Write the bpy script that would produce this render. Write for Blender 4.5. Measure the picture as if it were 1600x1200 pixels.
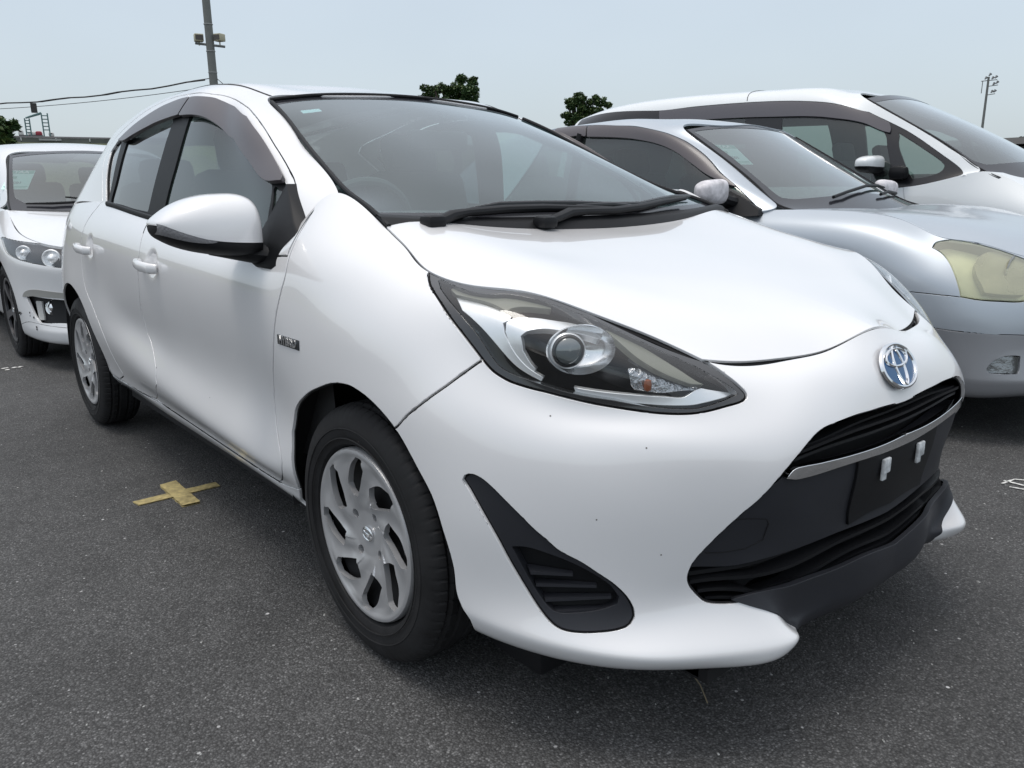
import bpy, math, random
import numpy as np
from mathutils import Vector, Matrix
for o in list(bpy.data.objects): bpy.data.objects.remove(o)
SC=bpy.context.scene; COL=SC.collection
# ---------------- camera ----------------
cd=bpy.data.cameras.new('camera'); cam=bpy.data.objects.new('camera',cd); COL.objects.link(cam)
CAMP={'loc': [1.49049, -1.62482, 1.07037], 'mat': [[0.649072, -0.177508, 0.739727, 1.490491], [0.760678, 0.162472, -0.628468, -1.624818], [-0.008627, 0.970615, 0.240483, 1.070371], [0.0, 0.0, 0.0, 1.0]], 'lens': 27.5727}
cam.location=CAMP['loc']; cam.matrix_world=Matrix(CAMP['mat'])
cd.sensor_width=36; cd.lens=CAMP['lens']; cd.clip_end=3000; cd.clip_start=.05
SC.camera=cam
SC.render.resolution_x=1024; SC.render.resolution_y=768
# ---------------- sky, sun, exposure ----------------
SUN_EL,SUN_ROT=math.radians(79),math.radians(200)
w=bpy.data.worlds.new('World'); SC.world=w; w.use_nodes=True
nt=w.node_tree; nt.nodes.clear()
def N(t,**k):
    n=nt.nodes.new(t)
    for a,b in k.items(): setattr(n,a,b)
    return n
sky=N('ShaderNodeTexSky',sky_type='NISHITA',sun_disc=False,sun_elevation=SUN_EL,sun_rotation=SUN_ROT,air_density=1.0,dust_density=4.0,ozone_density=1.5)
bgA=N('ShaderNodeBackground'); bgA.inputs[1].default_value=.05
nt.links.new(sky.outputs[0],bgA.inputs[0])
# overcast veil: paler at the horizon, brighter overhead, with very soft cloud structure
tc=N('ShaderNodeTexCoord'); sx=N('ShaderNodeSeparateXYZ'); nt.links.new(tc.outputs['Generated'],sx.inputs[0])
rmp=N('ShaderNodeValToRGB'); rmp.color_ramp.interpolation='B_SPLINE'
el=rmp.color_ramp.elements; el[0].position=0.0; el[0].color=(.55,.62,.66,1); el[1].position=1; el[1].color=(1.12,1.11,1.10,1)
e=el.new(.3); e.color=(.52,.585,.635,1); e=el.new(.6); e.color=(.79,.82,.85,1)
nt.links.new(sx.outputs[2],rmp.inputs[0])
ns=N('ShaderNodeTexNoise'); ns.inputs['Scale'].default_value=1.6; ns.inputs['Detail'].default_value=4; ns.inputs['Roughness'].default_value=.45
mp=N('ShaderNodeMapping'); mp.inputs['Scale'].default_value=(1,1,2.5); nt.links.new(tc.outputs['Generated'],mp.inputs[0]); nt.links.new(mp.outputs[0],ns.inputs[0])
mr=N('ShaderNodeMapRange'); mr.inputs[1].default_value=.3; mr.inputs[2].default_value=.7; mr.inputs[3].default_value=.93; mr.inputs[4].default_value=1.06
nt.links.new(ns.outputs[0],mr.inputs[0])
mx=N('ShaderNodeMix',data_type='RGBA',blend_type='MULTIPLY'); mx.inputs[0].default_value=1
nt.links.new(rmp.outputs[0],mx.inputs[6]); nt.links.new(mr.outputs[0],mx.inputs[7])
bgB=N('ShaderNodeBackground'); bgB.inputs[1].default_value=.86; nt.links.new(mx.outputs[2],bgB.inputs[0])
ad=N('ShaderNodeAddShader'); nt.links.new(bgA.outputs[0],ad.inputs[0]); nt.links.new(bgB.outputs[0],ad.inputs[1])
ow=N('ShaderNodeOutputWorld'); nt.links.new(ad.outputs[0],ow.inputs[0])
sl=bpy.data.lights.new('sun','SUN'); so=bpy.data.objects.new('sun',sl); COL.objects.link(so)
sl.energy=1.05; sl.angle=math.radians(22); sl.color=(1,.97,.92)
az=math.radians(-115)   # direction the light comes from, in plan
sd=Vector((math.cos(az)*math.cos(SUN_EL),math.sin(az)*math.cos(SUN_EL),math.sin(SUN_EL)))
so.rotation_euler=sd.to_track_quat('Z','Y').to_euler()
sky.sun_rotation=math.pi/2-az
SC.view_settings.view_transform='Standard'; SC.view_settings.look='None'; SC.view_settings.exposure=.10; SC.view_settings.gamma=1
SC.view_settings.use_curve_mapping=False
SC.render.engine='CYCLES'; SC.cycles.max_bounces=10; SC.cycles.transparent_max_bounces=16
# ---------------- materials ----------------
MATS={}
def mat(name,col=(.5,.5,.5),rough=.5,metal=0.,coat=0.,spec=.5,ior=1.5,trans=0.,noise=None,bump=None,croughness=.03,emis=None,alpha=1.,sheen=0,cior=1.5):
    if name in MATS: return MATS[name]
    m=bpy.data.materials.new(name); m.use_nodes=True; t=m.node_tree; b=t.nodes['Principled BSDF']
    b.inputs['Base Color'].default_value=(*col,1); b.inputs['Roughness'].default_value=rough; b.inputs['Metallic'].default_value=metal
    b.inputs['Coat Weight'].default_value=coat; b.inputs['Coat Roughness'].default_value=croughness; b.inputs['Coat IOR'].default_value=cior; b.inputs['IOR'].default_value=ior
    b.inputs['Specular IOR Level'].default_value=spec; b.inputs['Transmission Weight'].default_value=trans; b.inputs['Alpha'].default_value=alpha
    tcn=t.nodes.new('ShaderNodeTexCoord')
    if noise:
        sc,amt=noise[:2]; n=t.nodes.new('ShaderNodeTexNoise'); n.inputs['Scale'].default_value=sc; n.inputs['Detail'].default_value=5
        t.links.new(tcn.outputs['Object'],n.inputs[0])
        mr=t.nodes.new('ShaderNodeMapRange'); mr.inputs[1].default_value=.3; mr.inputs[2].default_value=.7; mr.inputs[3].default_value=1-amt; mr.inputs[4].default_value=1+amt
        t.links.new(n.outputs[0],mr.inputs[0])
        mm=t.nodes.new('ShaderNodeMix'); mm.data_type='RGBA'; mm.blend_type='MULTIPLY'; mm.inputs[0].default_value=1; mm.inputs[6].default_value=(*col,1)
        t.links.new(mr.outputs[0],mm.inputs[7]); t.links.new(mm.outputs[2],b.inputs['Base Color'])
        mr2=t.nodes.new('ShaderNodeMapRange'); mr2.inputs[1].default_value=.3; mr2.inputs[2].default_value=.7; mr2.inputs[3].default_value=rough*(1-amt); mr2.inputs[4].default_value=min(1,rough*(1+amt)+.01)
        t.links.new(n.outputs[0],mr2.inputs[0]); t.links.new(mr2.outputs[0],b.inputs['Roughness'])
    if bump:
        n=t.nodes.new('ShaderNodeTexNoise'); n.inputs['Scale'].default_value=bump[0]; n.inputs['Detail'].default_value=3
        t.links.new(tcn.outputs['Object'],n.inputs[0]); bb=t.nodes.new('ShaderNodeBump'); bb.inputs['Strength'].default_value=bump[1]; bb.inputs['Distance'].default_value=bump[2]
        t.links.new(n.outputs[0],bb.inputs['Height']); t.links.new(bb.outputs[0],b.inputs['Normal'])
    MATS[name]=m; return m
def glassmat(name,tint,refl_ior=1.52,rough=0.0,gain=1.7,haze=0.0,hazecol=(.6,.65,.65)):
    """thin pane: tinted see-through plus the mirror reflection of its two faces (and an even diffuse tint)"""
    m=bpy.data.materials.new(name); m.use_nodes=True; t=m.node_tree; t.nodes.clear()
    tr=t.nodes.new('ShaderNodeBsdfTransparent'); tr.inputs[0].default_value=(*tint,1)
    gl=t.nodes.new('ShaderNodeBsdfGlossy'); gl.inputs[0].default_value=(1,1,1,1); gl.inputs['Roughness'].default_value=rough
    fr=t.nodes.new('ShaderNodeFresnel'); fr.inputs[0].default_value=refl_ior
    geo=t.nodes.new('ShaderNodeNewGeometry')
    # constant outward-pane Fresnel for both sides
    iorm=t.nodes.new('ShaderNodeMix'); iorm.inputs[2].default_value=refl_ior; iorm.inputs[3].default_value=1/refl_ior
    t.links.new(geo.outputs['Backfacing'],iorm.inputs[0]); t.links.new(iorm.outputs[0],fr.inputs[0])
    mu=t.nodes.new('ShaderNodeMath'); mu.operation='MULTIPLY'; mu.inputs[1].default_value=gain; mu.use_clamp=True; t.links.new(fr.outputs[0],mu.inputs[0])
    mi=t.nodes.new('ShaderNodeMixShader'); t.links.new(mu.outputs[0],mi.inputs[0]); t.links.new(tr.outputs[0],mi.inputs[1]); t.links.new(gl.outputs[0],mi.inputs[2])
    out=t.nodes.new('ShaderNodeOutputMaterial'); last=mi
    if haze:
        df=t.nodes.new('ShaderNodeBsdfDiffuse'); df.inputs[0].default_value=(*hazecol,1)
        m2=t.nodes.new('ShaderNodeMixShader'); m2.inputs[0].default_value=haze; t.links.new(mi.outputs[0],m2.inputs[1]); t.links.new(df.outputs[0],m2.inputs[2]); last=m2
    t.links.new(last.outputs[0],out.inputs[0]); MATS[name]=m; return m
# ---------------- object helpers ----------------
def tag(o,label=None,cat=None,group=None,kind=None):
    if label: o['label']=label
    if cat: o['category']=cat
    if group: o['group']=group
    if kind: o['kind']=kind
    return o
def empty(name,loc=(0,0,0),rz=0):
    o=bpy.data.objects.new(name,None); COL.objects.link(o); o.location=loc; o.rotation_euler=(0,0,rz); o.empty_display_size=.2; return o
def mk(name,V,F,m,parent=None,normals=None,smooth=True,matidx=None):
    me=bpy.data.meshes.new(name)
    V=np.asarray(V,float); 
    if isinstance(F,np.ndarray) and F.ndim==2:
        k=F.shape[1]; me.vertices.add(len(V)); me.vertices.foreach_set('co',V.ravel()); me.loops.add(F.size); me.loops.foreach_set('vertex_index',F.astype(np.int32).ravel())
        me.polygons.add(len(F)); me.polygons.foreach_set('loop_start',np.arange(0,F.size,k,dtype=np.int32))
        me.update(calc_edges=True); me.validate(clean_customdata=False) if False else None
    else:
        me.from_pydata([tuple(v) for v in V],[],[tuple(int(q) for q in f) for f in F])
    for q in (m if isinstance(m,(list,tuple)) else [m]): me.materials.append(q)
    if matidx is not None: me.polygons.foreach_set('material_index',np.asarray(matidx,np.int32))
    if smooth: me.polygons.foreach_set('use_smooth',[True]*len(me.polygons))
    if normals is not None: me.normals_split_custom_set_from_vertices(np.asarray(normals,float))
    me.update(); o=bpy.data.objects.new(name,me); COL.objects.link(o)
    if parent is not None: o.parent=parent
    return o
def autosmooth(o,deg=35):
    me=o.data; bm=bmesh.new(); bm.from_mesh(me)
    for e in bm.edges:
        if len(e.link_faces)==2 and e.calc_face_angle(0)>math.radians(deg): e.smooth=False
    bm.to_mesh(me); bm.free(); return o
import bmesh
class MB:
    """collects simple shapes into ONE mesh"""
    def __init__(s): s.V=[];s.F=[];s.n=0
    def add(s,V,F):
        V=np.asarray(V,float); s.V.append(V); s.F+= [tuple(int(i)+s.n for i in f) for f in F]; s.n+=len(V); return s
    def box(s,c,d,R=None,bev=0.):
        x,y,z=[q/2 for q in d]; b=min(bev,x*.9,y*.9,z*.9)
        if b<=0:
            V=np.array([(i,j,k) for i in(-x,x) for j in(-y,y) for k in(-z,z)]); F=[(0,1,3,2),(4,6,7,5),(0,4,5,1),(2,3,7,6),(0,2,6,4),(1,5,7,3)]
        else:
            bm=bmesh.new(); bmesh.ops.create_cube(bm,size=1); bmesh.ops.scale(bm,vec=(2*x,2*y,2*z),verts=bm.verts)
            bmesh.ops.bevel(bm,geom=bm.edges[:],offset=b,segments=2,affect='EDGES',profile=.5); bm.verts.index_update()
            V=np.array([v.co[:] for v in bm.verts]); F=[[v.index for v in f.verts] for f in bm.faces]; bm.free()
        if R is not None: V=V@np.array(R).T
        return s.add(V+np.array(c),F)
    def tube(s,P,r,n=10,closed=False,cap=True,sx=1.,sy=1.):
        P=[Vector(p) for p in P]; m=len(P); rr=r if isinstance(r,(list,tuple)) else [r]*m; V=[];up=None
        for i,p in enumerate(P):
            a=P[(i-1)%m] if (closed or i>0) else p; b=P[(i+1)%m] if (closed or i<m-1) else p
            t=(b-a).normalized(); 
            if up is None: up=Vector((0,0,1)) if abs(t.z)<.9 else Vector((1,0,0))
            x=t.cross(up).normalized(); y=x.cross(t).normalized(); up=y
            for k in range(n):
                an=2*math.pi*k/n; V.append(p+(x*math.cos(an)*sx+y*math.sin(an)*sy)*rr[i])
        F=[]
        for i in range(m if closed else m-1):
            for k in range(n):
                a=i*n+k;b=i*n+(k+1)%n;c=((i+1)%m)*n+(k+1)%n;d=((i+1)%m)*n+k; F.append((a,b,c,d))
        if cap and not closed: F.append(tuple(range(n))[::-1]); F.append(tuple((m-1)*n+k for k in range(n)))
        return s.add([v[:] for v in V],F)
    def lathe(s,prof,n=48,axis='y',c=(0,0,0),a0=0,a1=2*math.pi):
        """prof [(r,h)]; axis y"""
        V=[];full=abs(a1-a0-2*math.pi)<1e-6; m=n if full else n+1
        for k in range(m):
            a=a0+(a1-a0)*k/n
            for r,h in prof:
                v={'y':(r*math.cos(a),h,r*math.sin(a)),'z':(r*math.cos(a),r*math.sin(a),h),'x':(h,r*math.cos(a),r*math.sin(a))}[axis]
                V.append((v[0]+c[0],v[1]+c[1],v[2]+c[2]))
        p=len(prof);F=[]
        for k in range(n):
            k2=(k+1)%m
            for j in range(p-1): F.append((k*p+j,k*p+j+1,k2*p+j+1,k2*p+j))
        return s.add(V,F)
    def build(s,name,m,parent=None,sharp=35,smooth=True):
        bm=bmesh.new(); me=bpy.data.meshes.new(name); me.from_pydata([tuple(v) for v in np.concatenate(s.V)],[],s.F)
        bm.from_mesh(me); bmesh.ops.recalc_face_normals(bm,faces=bm.faces[:])
        for f in bm.faces: f.smooth=smooth
        if smooth:
            for e in bm.edges:
                if len(e.link_faces)==2 and e.calc_face_angle(0)>math.radians(sharp): e.smooth=False
        bm.to_mesh(me); bm.free()
        for q in (m if isinstance(m,(list,tuple)) else [m]): me.materials.append(q)
        o=bpy.data.objects.new(name,me); COL.objects.link(o)
        if parent is not None: o.parent=parent
        return o
def shell(name,items,m,parent,sides=(-1,),**kw):
    """items: [(patch, uv, T, opts)] -> one mesh; sides -1 = right (y<0), +1 = left"""
    Vs=[];Fs=[];Ns=[];n=0
    for P,uv,T,op in items:
        if len(T)==0: continue
        X,F,Nn=sheet(P,uv,T,**op)
        for sd in sides:
            q=np.array([1,sd,1.]); Vs.append(X*q);Ns.append(Nn*q); Fs.append((F if sd>0 else F[:,[0,2,1]])+n); n+=len(X)
    if not Vs: return None
    V=np.concatenate(Vs); Fc=np.concatenate(Fs); Nc=np.concatenate(Ns)
    if len(sides)>1:   # weld the two halves on the centre plane
        k=np.nonzero(np.abs(V[:,1])<2e-5)[0]; mp=np.arange(len(V)); seen={}
        for i in k:
            key=(round(V[i,0],4),round(V[i,2],4),round(Nc[i,0],1),round(Nc[i,2],1)); mp[i]=seen.setdefault(key,i)
        Fc=mp[Fc]; ok=(Fc[:,0]!=Fc[:,1])&(Fc[:,1]!=Fc[:,2])&(Fc[:,2]!=Fc[:,0]); Fc=Fc[ok]; u=np.unique(Fc); r=-np.ones(len(V),int); r[u]=np.arange(len(u)); V=V[u];Nc=Nc[u];Fc=r[Fc]
    return mk(name,V,Fc,m,parent,normals=Nc)
def cutout(P,poly,nu=300,nv=110,box=None,step=.004,sharp=38,uvT=None):
    """region of the patch inside the outline"""
    Q,c=smoothpoly(poly,step=step,sharp=sharp)
    if uvT is None:
        lo=Q.min(0)-.01; hi=Q.max(0)+.01; lo=np.maximum(lo,0); hi=np.minimum(hi,[P.U,P.V])
        nu=int(min(nu,max(6,(hi[0]-lo[0])/.006)))+2; nv=int(min(nv,max(6,(hi[1]-lo[1])/.006)))+2
        uv,T=grid_tris(P,nu,nv,lo[0]/P.U,hi[0]/P.U,lo[1]/P.V,hi[1]/P.V)
    else: uv,T=uvT
    uv,I,O=clip(uv,T,Q,c); return (uv,I),(uv,O)
# ---------- smooth surface patches: a net of 3D points interpolated by cubic splines ----------
def _spl(t, Y):
    """natural cubic spline second derivatives; Y (n,...)"""
    n=len(t); h=np.diff(t); A=np.zeros((n,n)); B=np.zeros((n,)+Y.shape[1:])
    A[0,0]=A[-1,-1]=1
    for i in range(1,n-1):
        A[i,i-1]=h[i-1]; A[i,i]=2*(h[i-1]+h[i]); A[i,i+1]=h[i]
        B[i]=6*((Y[i+1]-Y[i])/h[i]-(Y[i]-Y[i-1])/h[i-1])
    return np.linalg.solve(A,B.reshape(n,-1)).reshape(B.shape)
def _ev(t,Y,M,x):
    x=np.asarray(x,float); i=np.clip(np.searchsorted(t,x,side='right')-1,0,len(t)-2)
    h=(t[i+1]-t[i]); a=(t[i+1]-x)/h; b=(x-t[i])/h
    e=lambda q:q.reshape(q.shape+(1,)*(Y.ndim-1))
    return e(a)*Y[i]+e(b)*Y[i+1]+(e((a**3-a)*h*h)*M[i]+e((b**3-b)*h*h)*M[i+1])/6
class Patch:
    """rows[v][u] = (x,w,z); w is the distance from the car's centre plane. Dense grid stored, bicubic-sampled."""
    def __init__(s, rows, nu=420, nv=150, symu=False, symv=False, smooth=0, creases=()):
        G=np.array(rows,float); s.nr,s.nc=G.shape[:2]
        du=np.linalg.norm(np.diff(G,axis=1),axis=2).mean(0); dv=np.linalg.norm(np.diff(G,axis=0),axis=2)
        dv=np.median(dv,axis=1)
        tu=np.concatenate([[0],np.cumsum(du)]); tv=np.concatenate([[0],np.cumsum(dv)])
        s.U=tu[-1]; s.V=tv[-1]; s.tu=tu; s.tv=tv
        M3=np.array([1,-1,1.])
        def ext(G,t,ax,on):
            if not on: return G,t
            G=np.moveaxis(G,ax,0); k=3
            G2=np.concatenate([G,(G[::-1][1:1+k])*M3],0); t2=np.concatenate([t,2*t[-1]-t[::-1][1:1+k]])
            return np.moveaxis(G2,0,ax),t2
        Ge,tue=ext(G,tu,1,symu); Ge,tve=ext(Ge,tv,0,symv)
        s.us=np.linspace(0,s.U,nu); s.vs=np.linspace(0,s.V,nv)
        Y=np.moveaxis(Ge,1,0); Du=_ev(tue,Y,_spl(tue,Y),s.us)       # (nu, rows, 3)
        Y=np.moveaxis(Du,1,0)                                        # rows, nu, 3
        seg=[0]+sorted(creases)+[len(tve)-1]; out=np.zeros((nv,nu,3))
        for a,b in zip(seg[:-1],seg[1:]):
            m=(s.vs>=tve[a]-1e-9)&(s.vs<=tve[b]+1e-9)
            yy=Y[a:b+1]; out[m]=_ev(tve[a:b+1],yy,_spl(tve[a:b+1],yy),s.vs[m])
        for k in range(smooth):
            L=np.zeros_like(out); L[1:-1,1:-1]=(out[:-2,1:-1]+out[2:,1:-1]+out[1:-1,:-2]+out[1:-1,2:])/4-out[1:-1,1:-1]
            out=out+.5*L
        s.sym=(symu,symv); s.D=out; s.finish()
    def finish(s):
        D=s.D; s.Nn=np.cross(np.gradient(D,s.us,axis=1),np.gradient(D,s.vs,axis=0))
        s.Nn/=np.linalg.norm(s.Nn,axis=2,keepdims=True)+1e-12
        if s.sym[0]: s.Nn[:,-1,1]=0
        if s.sym[1]: s.Nn[-1,:,1]=0
        s.Nn/=np.linalg.norm(s.Nn,axis=2,keepdims=True)+1e-12
        if s.flip_needed(): s.Nn=-s.Nn
    def flip_needed(s):
        return (s.Nn[:,:,1]*(s.D[:,:,1]>.02)+s.Nn[:,:,2]).mean()<0
    def _samp(s,A,u,v):
        """bicubic (Catmull-Rom) sampling"""
        nv,nu=A.shape[:2]; x=np.clip(np.asarray(u)/s.U,0,1)*(nu-1); y=np.clip(np.asarray(v)/s.V,0,1)*(nv-1)
        i=np.clip(x.astype(int),0,nu-2); j=np.clip(y.astype(int),0,nv-2); fx=x-i; fy=y-j
        def w(f): return [-.5*f+f*f-.5*f**3, 1-2.5*f*f+1.5*f**3, .5*f+2*f*f-1.5*f**3, -.5*f*f+.5*f**3]
        wx,wy=w(fx),w(fy); r=0
        for b in range(4):
            jj=np.clip(j+b-1,0,nv-1)
            for a in range(4):
                ii=np.clip(i+a-1,0,nu-1); r=r+(wx[a]*wy[b])[:,None]*A[jj,ii]
        return r
    def P(s,u,v): return s._samp(s.D,u,v)
    def N(s,u,v):
        n=s._samp(s.Nn,u,v); return n/(np.linalg.norm(n,axis=1,keepdims=True)+1e-12)
# ---------- 2D outline tools in (u,v) ----------
def inpoly(P,Q):
    x,y=P[:,0],P[:,1]; r=np.zeros(len(P),bool); n=len(Q)
    for i in range(n):
        a,b=Q[i],Q[(i+1)%n]
        if a[1]==b[1]: continue
        c=((a[1]>y)!=(b[1]>y))&(x<(b[0]-a[0])*(y-a[1])/(b[1]-a[1])+a[0]); r^=c
    return r
def sdist(P,Q,near=False):
    """signed distance, positive inside"""
    P=P[:,:2]; d=np.full(len(P),1e9); n=len(Q)
    lo=Q.min(0)-.06; hi=Q.max(0)+.06; m=((P>lo)&(P<hi)).all(1); p=P[m]; dd=np.full(len(p),1e9); NP=p.copy()
    for i in range(n):
        a=Q[i]; b=Q[(i+1)%n]; e=b-a; L=e@e
        if L<1e-14: continue
        t=np.clip(((p-a)@e)/L,0,1); c=a+t[:,None]*e; r=np.hypot(*(p-c).T)
        if near: k=r<dd; NP[k]=c[k]
        dd=np.minimum(dd,r)
    dd[~inpoly(p,Q)]*=-1
    d[:]=-1; d[m]=dd
    if near:
        q=P.copy(); q[m]=NP; return d,q
    return d
def smoothpoly(Q,closed=True,step=.004,sharp=38):
    """Catmull-Rom through the points, keeping corners sharper than `sharp` degrees"""
    Q=np.asarray(Q,float); n=len(Q); out=[]
    def turn(i):
        a=Q[i]-Q[(i-1)%n]; b=Q[(i+1)%n]-Q[i]
        c=(a@b)/(np.linalg.norm(a)*np.linalg.norm(b)+1e-12); return np.degrees(np.arccos(np.clip(c,-1,1)))
    cor=[turn(i)>sharp or (not closed and i in (0,n-1)) for i in range(n)]
    for i in range(n if closed else n-1):
        p1=Q[i];p2=Q[(i+1)%n]; L=np.linalg.norm(p2-p1)
        p0=Q[(i-1)%n] if not cor[i] else 2*p1-p2
        p3=Q[(i+2)%n] if not cor[(i+1)%n] else 2*p2-p1
        # centripetal-ish tangents
        l0=np.linalg.norm(p1-p0)+1e-9;l2=np.linalg.norm(p3-p2)+1e-9
        m1=(p2-p0)/(l0+L+1e-9)*L; m2=(p3-p1)/(L+l2)*L
        k=max(1,int(L/step)); t=np.arange(k)/k
        for tt in t:
            h=(2*tt**3-3*tt**2+1)*p1+(tt**3-2*tt**2+tt)*m1+(-2*tt**3+3*tt**2)*p2+(tt**3-tt**2)*m2; out.append(h)
    if not closed: out.append(Q[-1])
    return np.array(out), Q[[i for i in range(n) if cor[i]]] if any(cor) else np.zeros((0,2))
def grid_tris(P,nu,nv,u0=0,u1=1,v0=0,v1=1):
    us=np.linspace(u0*P.U,u1*P.U,nu); vs=np.linspace(v0*P.V,v1*P.V,nv)
    uv=np.stack(np.meshgrid(us,vs),-1).reshape(-1,2); i=np.arange((nu-1)*(nv-1)); a=(i//(nu-1))*nu+i%(nu-1)
    T=np.concatenate([np.stack([a,a+1,a+nu+1],1),np.stack([a,a+nu+1,a+nu],1)]); return uv,T
def clip(uv,T,Q,corners=()):
    """split triangles by closed polygon Q -> (uv, inside tris, outside tris)"""
    uv=uv.copy()
    if uv.shape[1]==2: uv=np.concatenate([uv,np.zeros((len(uv),1))],1)
    cs=np.median(np.linalg.norm(uv[T[:400,0],:2]-uv[T[:400,1],:2],axis=1)) if len(T) else .01
    for c in corners:
        d=np.hypot(*(uv[:,:2]-c).T)+uv[:,2]*9; k=d.argmin(); 
        if d[k]<cs*1.5: uv[k,:2]=c; uv[k,2]=1
    d,near=sdist(uv,Q,True); sn=(np.abs(d)<.32*cs)&(uv[:,2]==0); uv[sn,:2]=near[sn]; uv[sn,2]=1; d[sn]=0; d[np.abs(d)<2e-4]=0
    ins=d>=0; s=d[T]; pos=(s>0).sum(1); neg=(s<0).sum(1)
    I=[T[(neg==0)&(pos>0)]]; O=[T[(pos==0)]]
    X=T[(neg>0)&(pos>0)]; nuv=[uv]; cache={}; base=len(uv); newp=[]
    def cut(a,b):
        k=(a,b) if a<b else (b,a)
        if k not in cache:
            cache[k]=base+len(newp); t=d[a]/(d[a]-d[b]); newp.append((a,b,t))
        return cache[k]
    Il=[];Ol=[]
    for t in X:
        t=list(t); sg=[0 if d[q]==0 else (1 if d[q]>0 else -1) for q in t]
        poly=[[],[]]
        for k in range(3):
            a=t[k];b=t[(k+1)%3];sa=sg[k];sb=sg[(k+1)%3]
            if sa>=0: poly[0].append(a)
            if sa<=0: poly[1].append(a)
            if sa*sb<0:
                c=cut(a,b); poly[0].append(c); poly[1].append(c)
        for pl,L in ((poly[0],Il),(poly[1],Ol)):
            for k in range(1,len(pl)-1): L.append((pl[0],pl[k],pl[k+1]))
    if newp:
        A=np.array([(a,b) for a,b,_ in newp]); t=np.array([q[2] for q in newp])
        lo=np.zeros(len(t));hi=np.ones(len(t)); da=d[A[:,0]];db=d[A[:,1]]
        for it in range(6):   # false position with bisection safety
            p=uv[A[:,0]]*(1-t)[:,None]+uv[A[:,1]]*t[:,None]; dm=sdist(p,Q)
            same=np.sign(dm)==np.sign(da); lo=np.where(same,t,lo); hi=np.where(same,hi,t); da=np.where(same,dm,da); db=np.where(same,db,dm)
            t=lo+(hi-lo)*np.clip(np.abs(da)/(np.abs(da)+np.abs(db)+1e-12),.05,.95)
        p=uv[A[:,0]]*(1-t)[:,None]+uv[A[:,1]]*t[:,None]; p[:,2]=1; nuv.append(p)
    uv2=np.concatenate(nuv)
    cc=lambda L,M: np.concatenate(L+([np.array(M,int)] if M else [])) if (M or any(len(q) for q in L)) else np.zeros((0,3),int)
    return uv2,cc(I,Il),cc(O,Ol)
def compact(uv,T):
    k=np.unique(T); m=-np.ones(len(uv),int); m[k]=np.arange(len(k)); return uv[k],m[T]
def boundary(T):
    E=np.concatenate([T[:,[0,1]],T[:,[1,2]],T[:,[2,0]]]); S=np.sort(E,1); key=S[:,0].astype(np.int64)*(T.max()+1)+S[:,1]
    _,inv,c=np.unique(key,return_inverse=True,return_counts=True); return E[c[inv]==1]
def sheet(P,uv,T,off=0.,gap=.0018,flange=.012,keep=None,back=0.):
    """triangles of the patch as a panel: edges drawn back by `gap`, rounded over and returned inwards by `flange`.
    keep(uv)->bool: boundary verts left alone (welded to the mirror half). Returns verts, faces, normals."""
    uv,T=compact(uv,T); X=P.P(uv[:,0],uv[:,1]); N=P.N(uv[:,0],uv[:,1])
    if callable(off): o=off(uv)
    else: o=np.full(len(uv),off)
    X=X-N*o[:,None]
    # drop degenerate
    a,b,c=X[T[:,0]],X[T[:,1]],X[T[:,2]]; FN=np.cross(b-a,c-a); ar=np.linalg.norm(FN,axis=1); 
    fl=(FN*N[T].sum(1)).sum(1)<0; T=T.copy(); T[fl]=T[fl][:,[0,2,1]]
    E=boundary(T)
    if keep is not None:
        k=keep(uv); E=E[~(k[E[:,0]]&k[E[:,1]])]
    if len(E) and (gap or flange):
        tang=np.zeros_like(X); d=X[E[:,1]]-X[E[:,0]]
        np.add.at(tang,E[:,0],d); np.add.at(tang,E[:,1],d)
        inn=np.cross(N,tang); L=np.linalg.norm(inn,axis=1); bv=np.unique(E)
        bv_ok=bv[L[bv]>1e-9]; inn[bv_ok]/=L[bv_ok][:,None]
        for _ in range(3):
            s2=inn.copy(); np.add.at(s2,E[:,0],inn[E[:,1]]*.6); np.add.at(s2,E[:,1],inn[E[:,0]]*.6); s2-=N*(s2*N).sum(1,keepdims=True)
            q=np.linalg.norm(s2[bv],axis=1,keepdims=True); inn[bv]=s2[bv]/(q+1e-9)
        if keep is not None:
            kb=bv[k[bv]]; inn[kb,1]=0
        r=.0012; 
        X[bv]+=inn[bv]*(gap+r)
        m=-np.ones(len(X),int); n0=len(X); nb=len(bv)
        r1=X[bv]-inn[bv]*r*.75-N[bv]*r*.3; r2=X[bv]-inn[bv]*r-N[bv]*r*1.2; r3=r2.copy(); r4=r2-N[bv]*flange
        m[bv]=np.arange(nb)
        nn=N[bv]; n1=nn-inn[bv]; n1/=np.linalg.norm(n1,axis=1,keepdims=True)
        X=np.concatenate([X,r1,r2,r3,r4]); N=np.concatenate([N,n1,-inn[bv],-inn[bv],-inn[bv]])
        e0,e1=m[E[:,0]],m[E[:,1]]; F=[T]
        def strip(a0,a1,b0,b1): F.append(np.stack([a1,a0,b0],1)); F.append(np.stack([a1,b0,b1],1))
        strip(E[:,0],E[:,1],n0+e0,n0+e1); strip(n0+e0,n0+e1,n0+nb+e0,n0+nb+e1)
        if flange: strip(n0+2*nb+e0,n0+2*nb+e1,n0+3*nb+e0,n0+3*nb+e1)
        T=np.concatenate(F)
    return X,T,N
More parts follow.
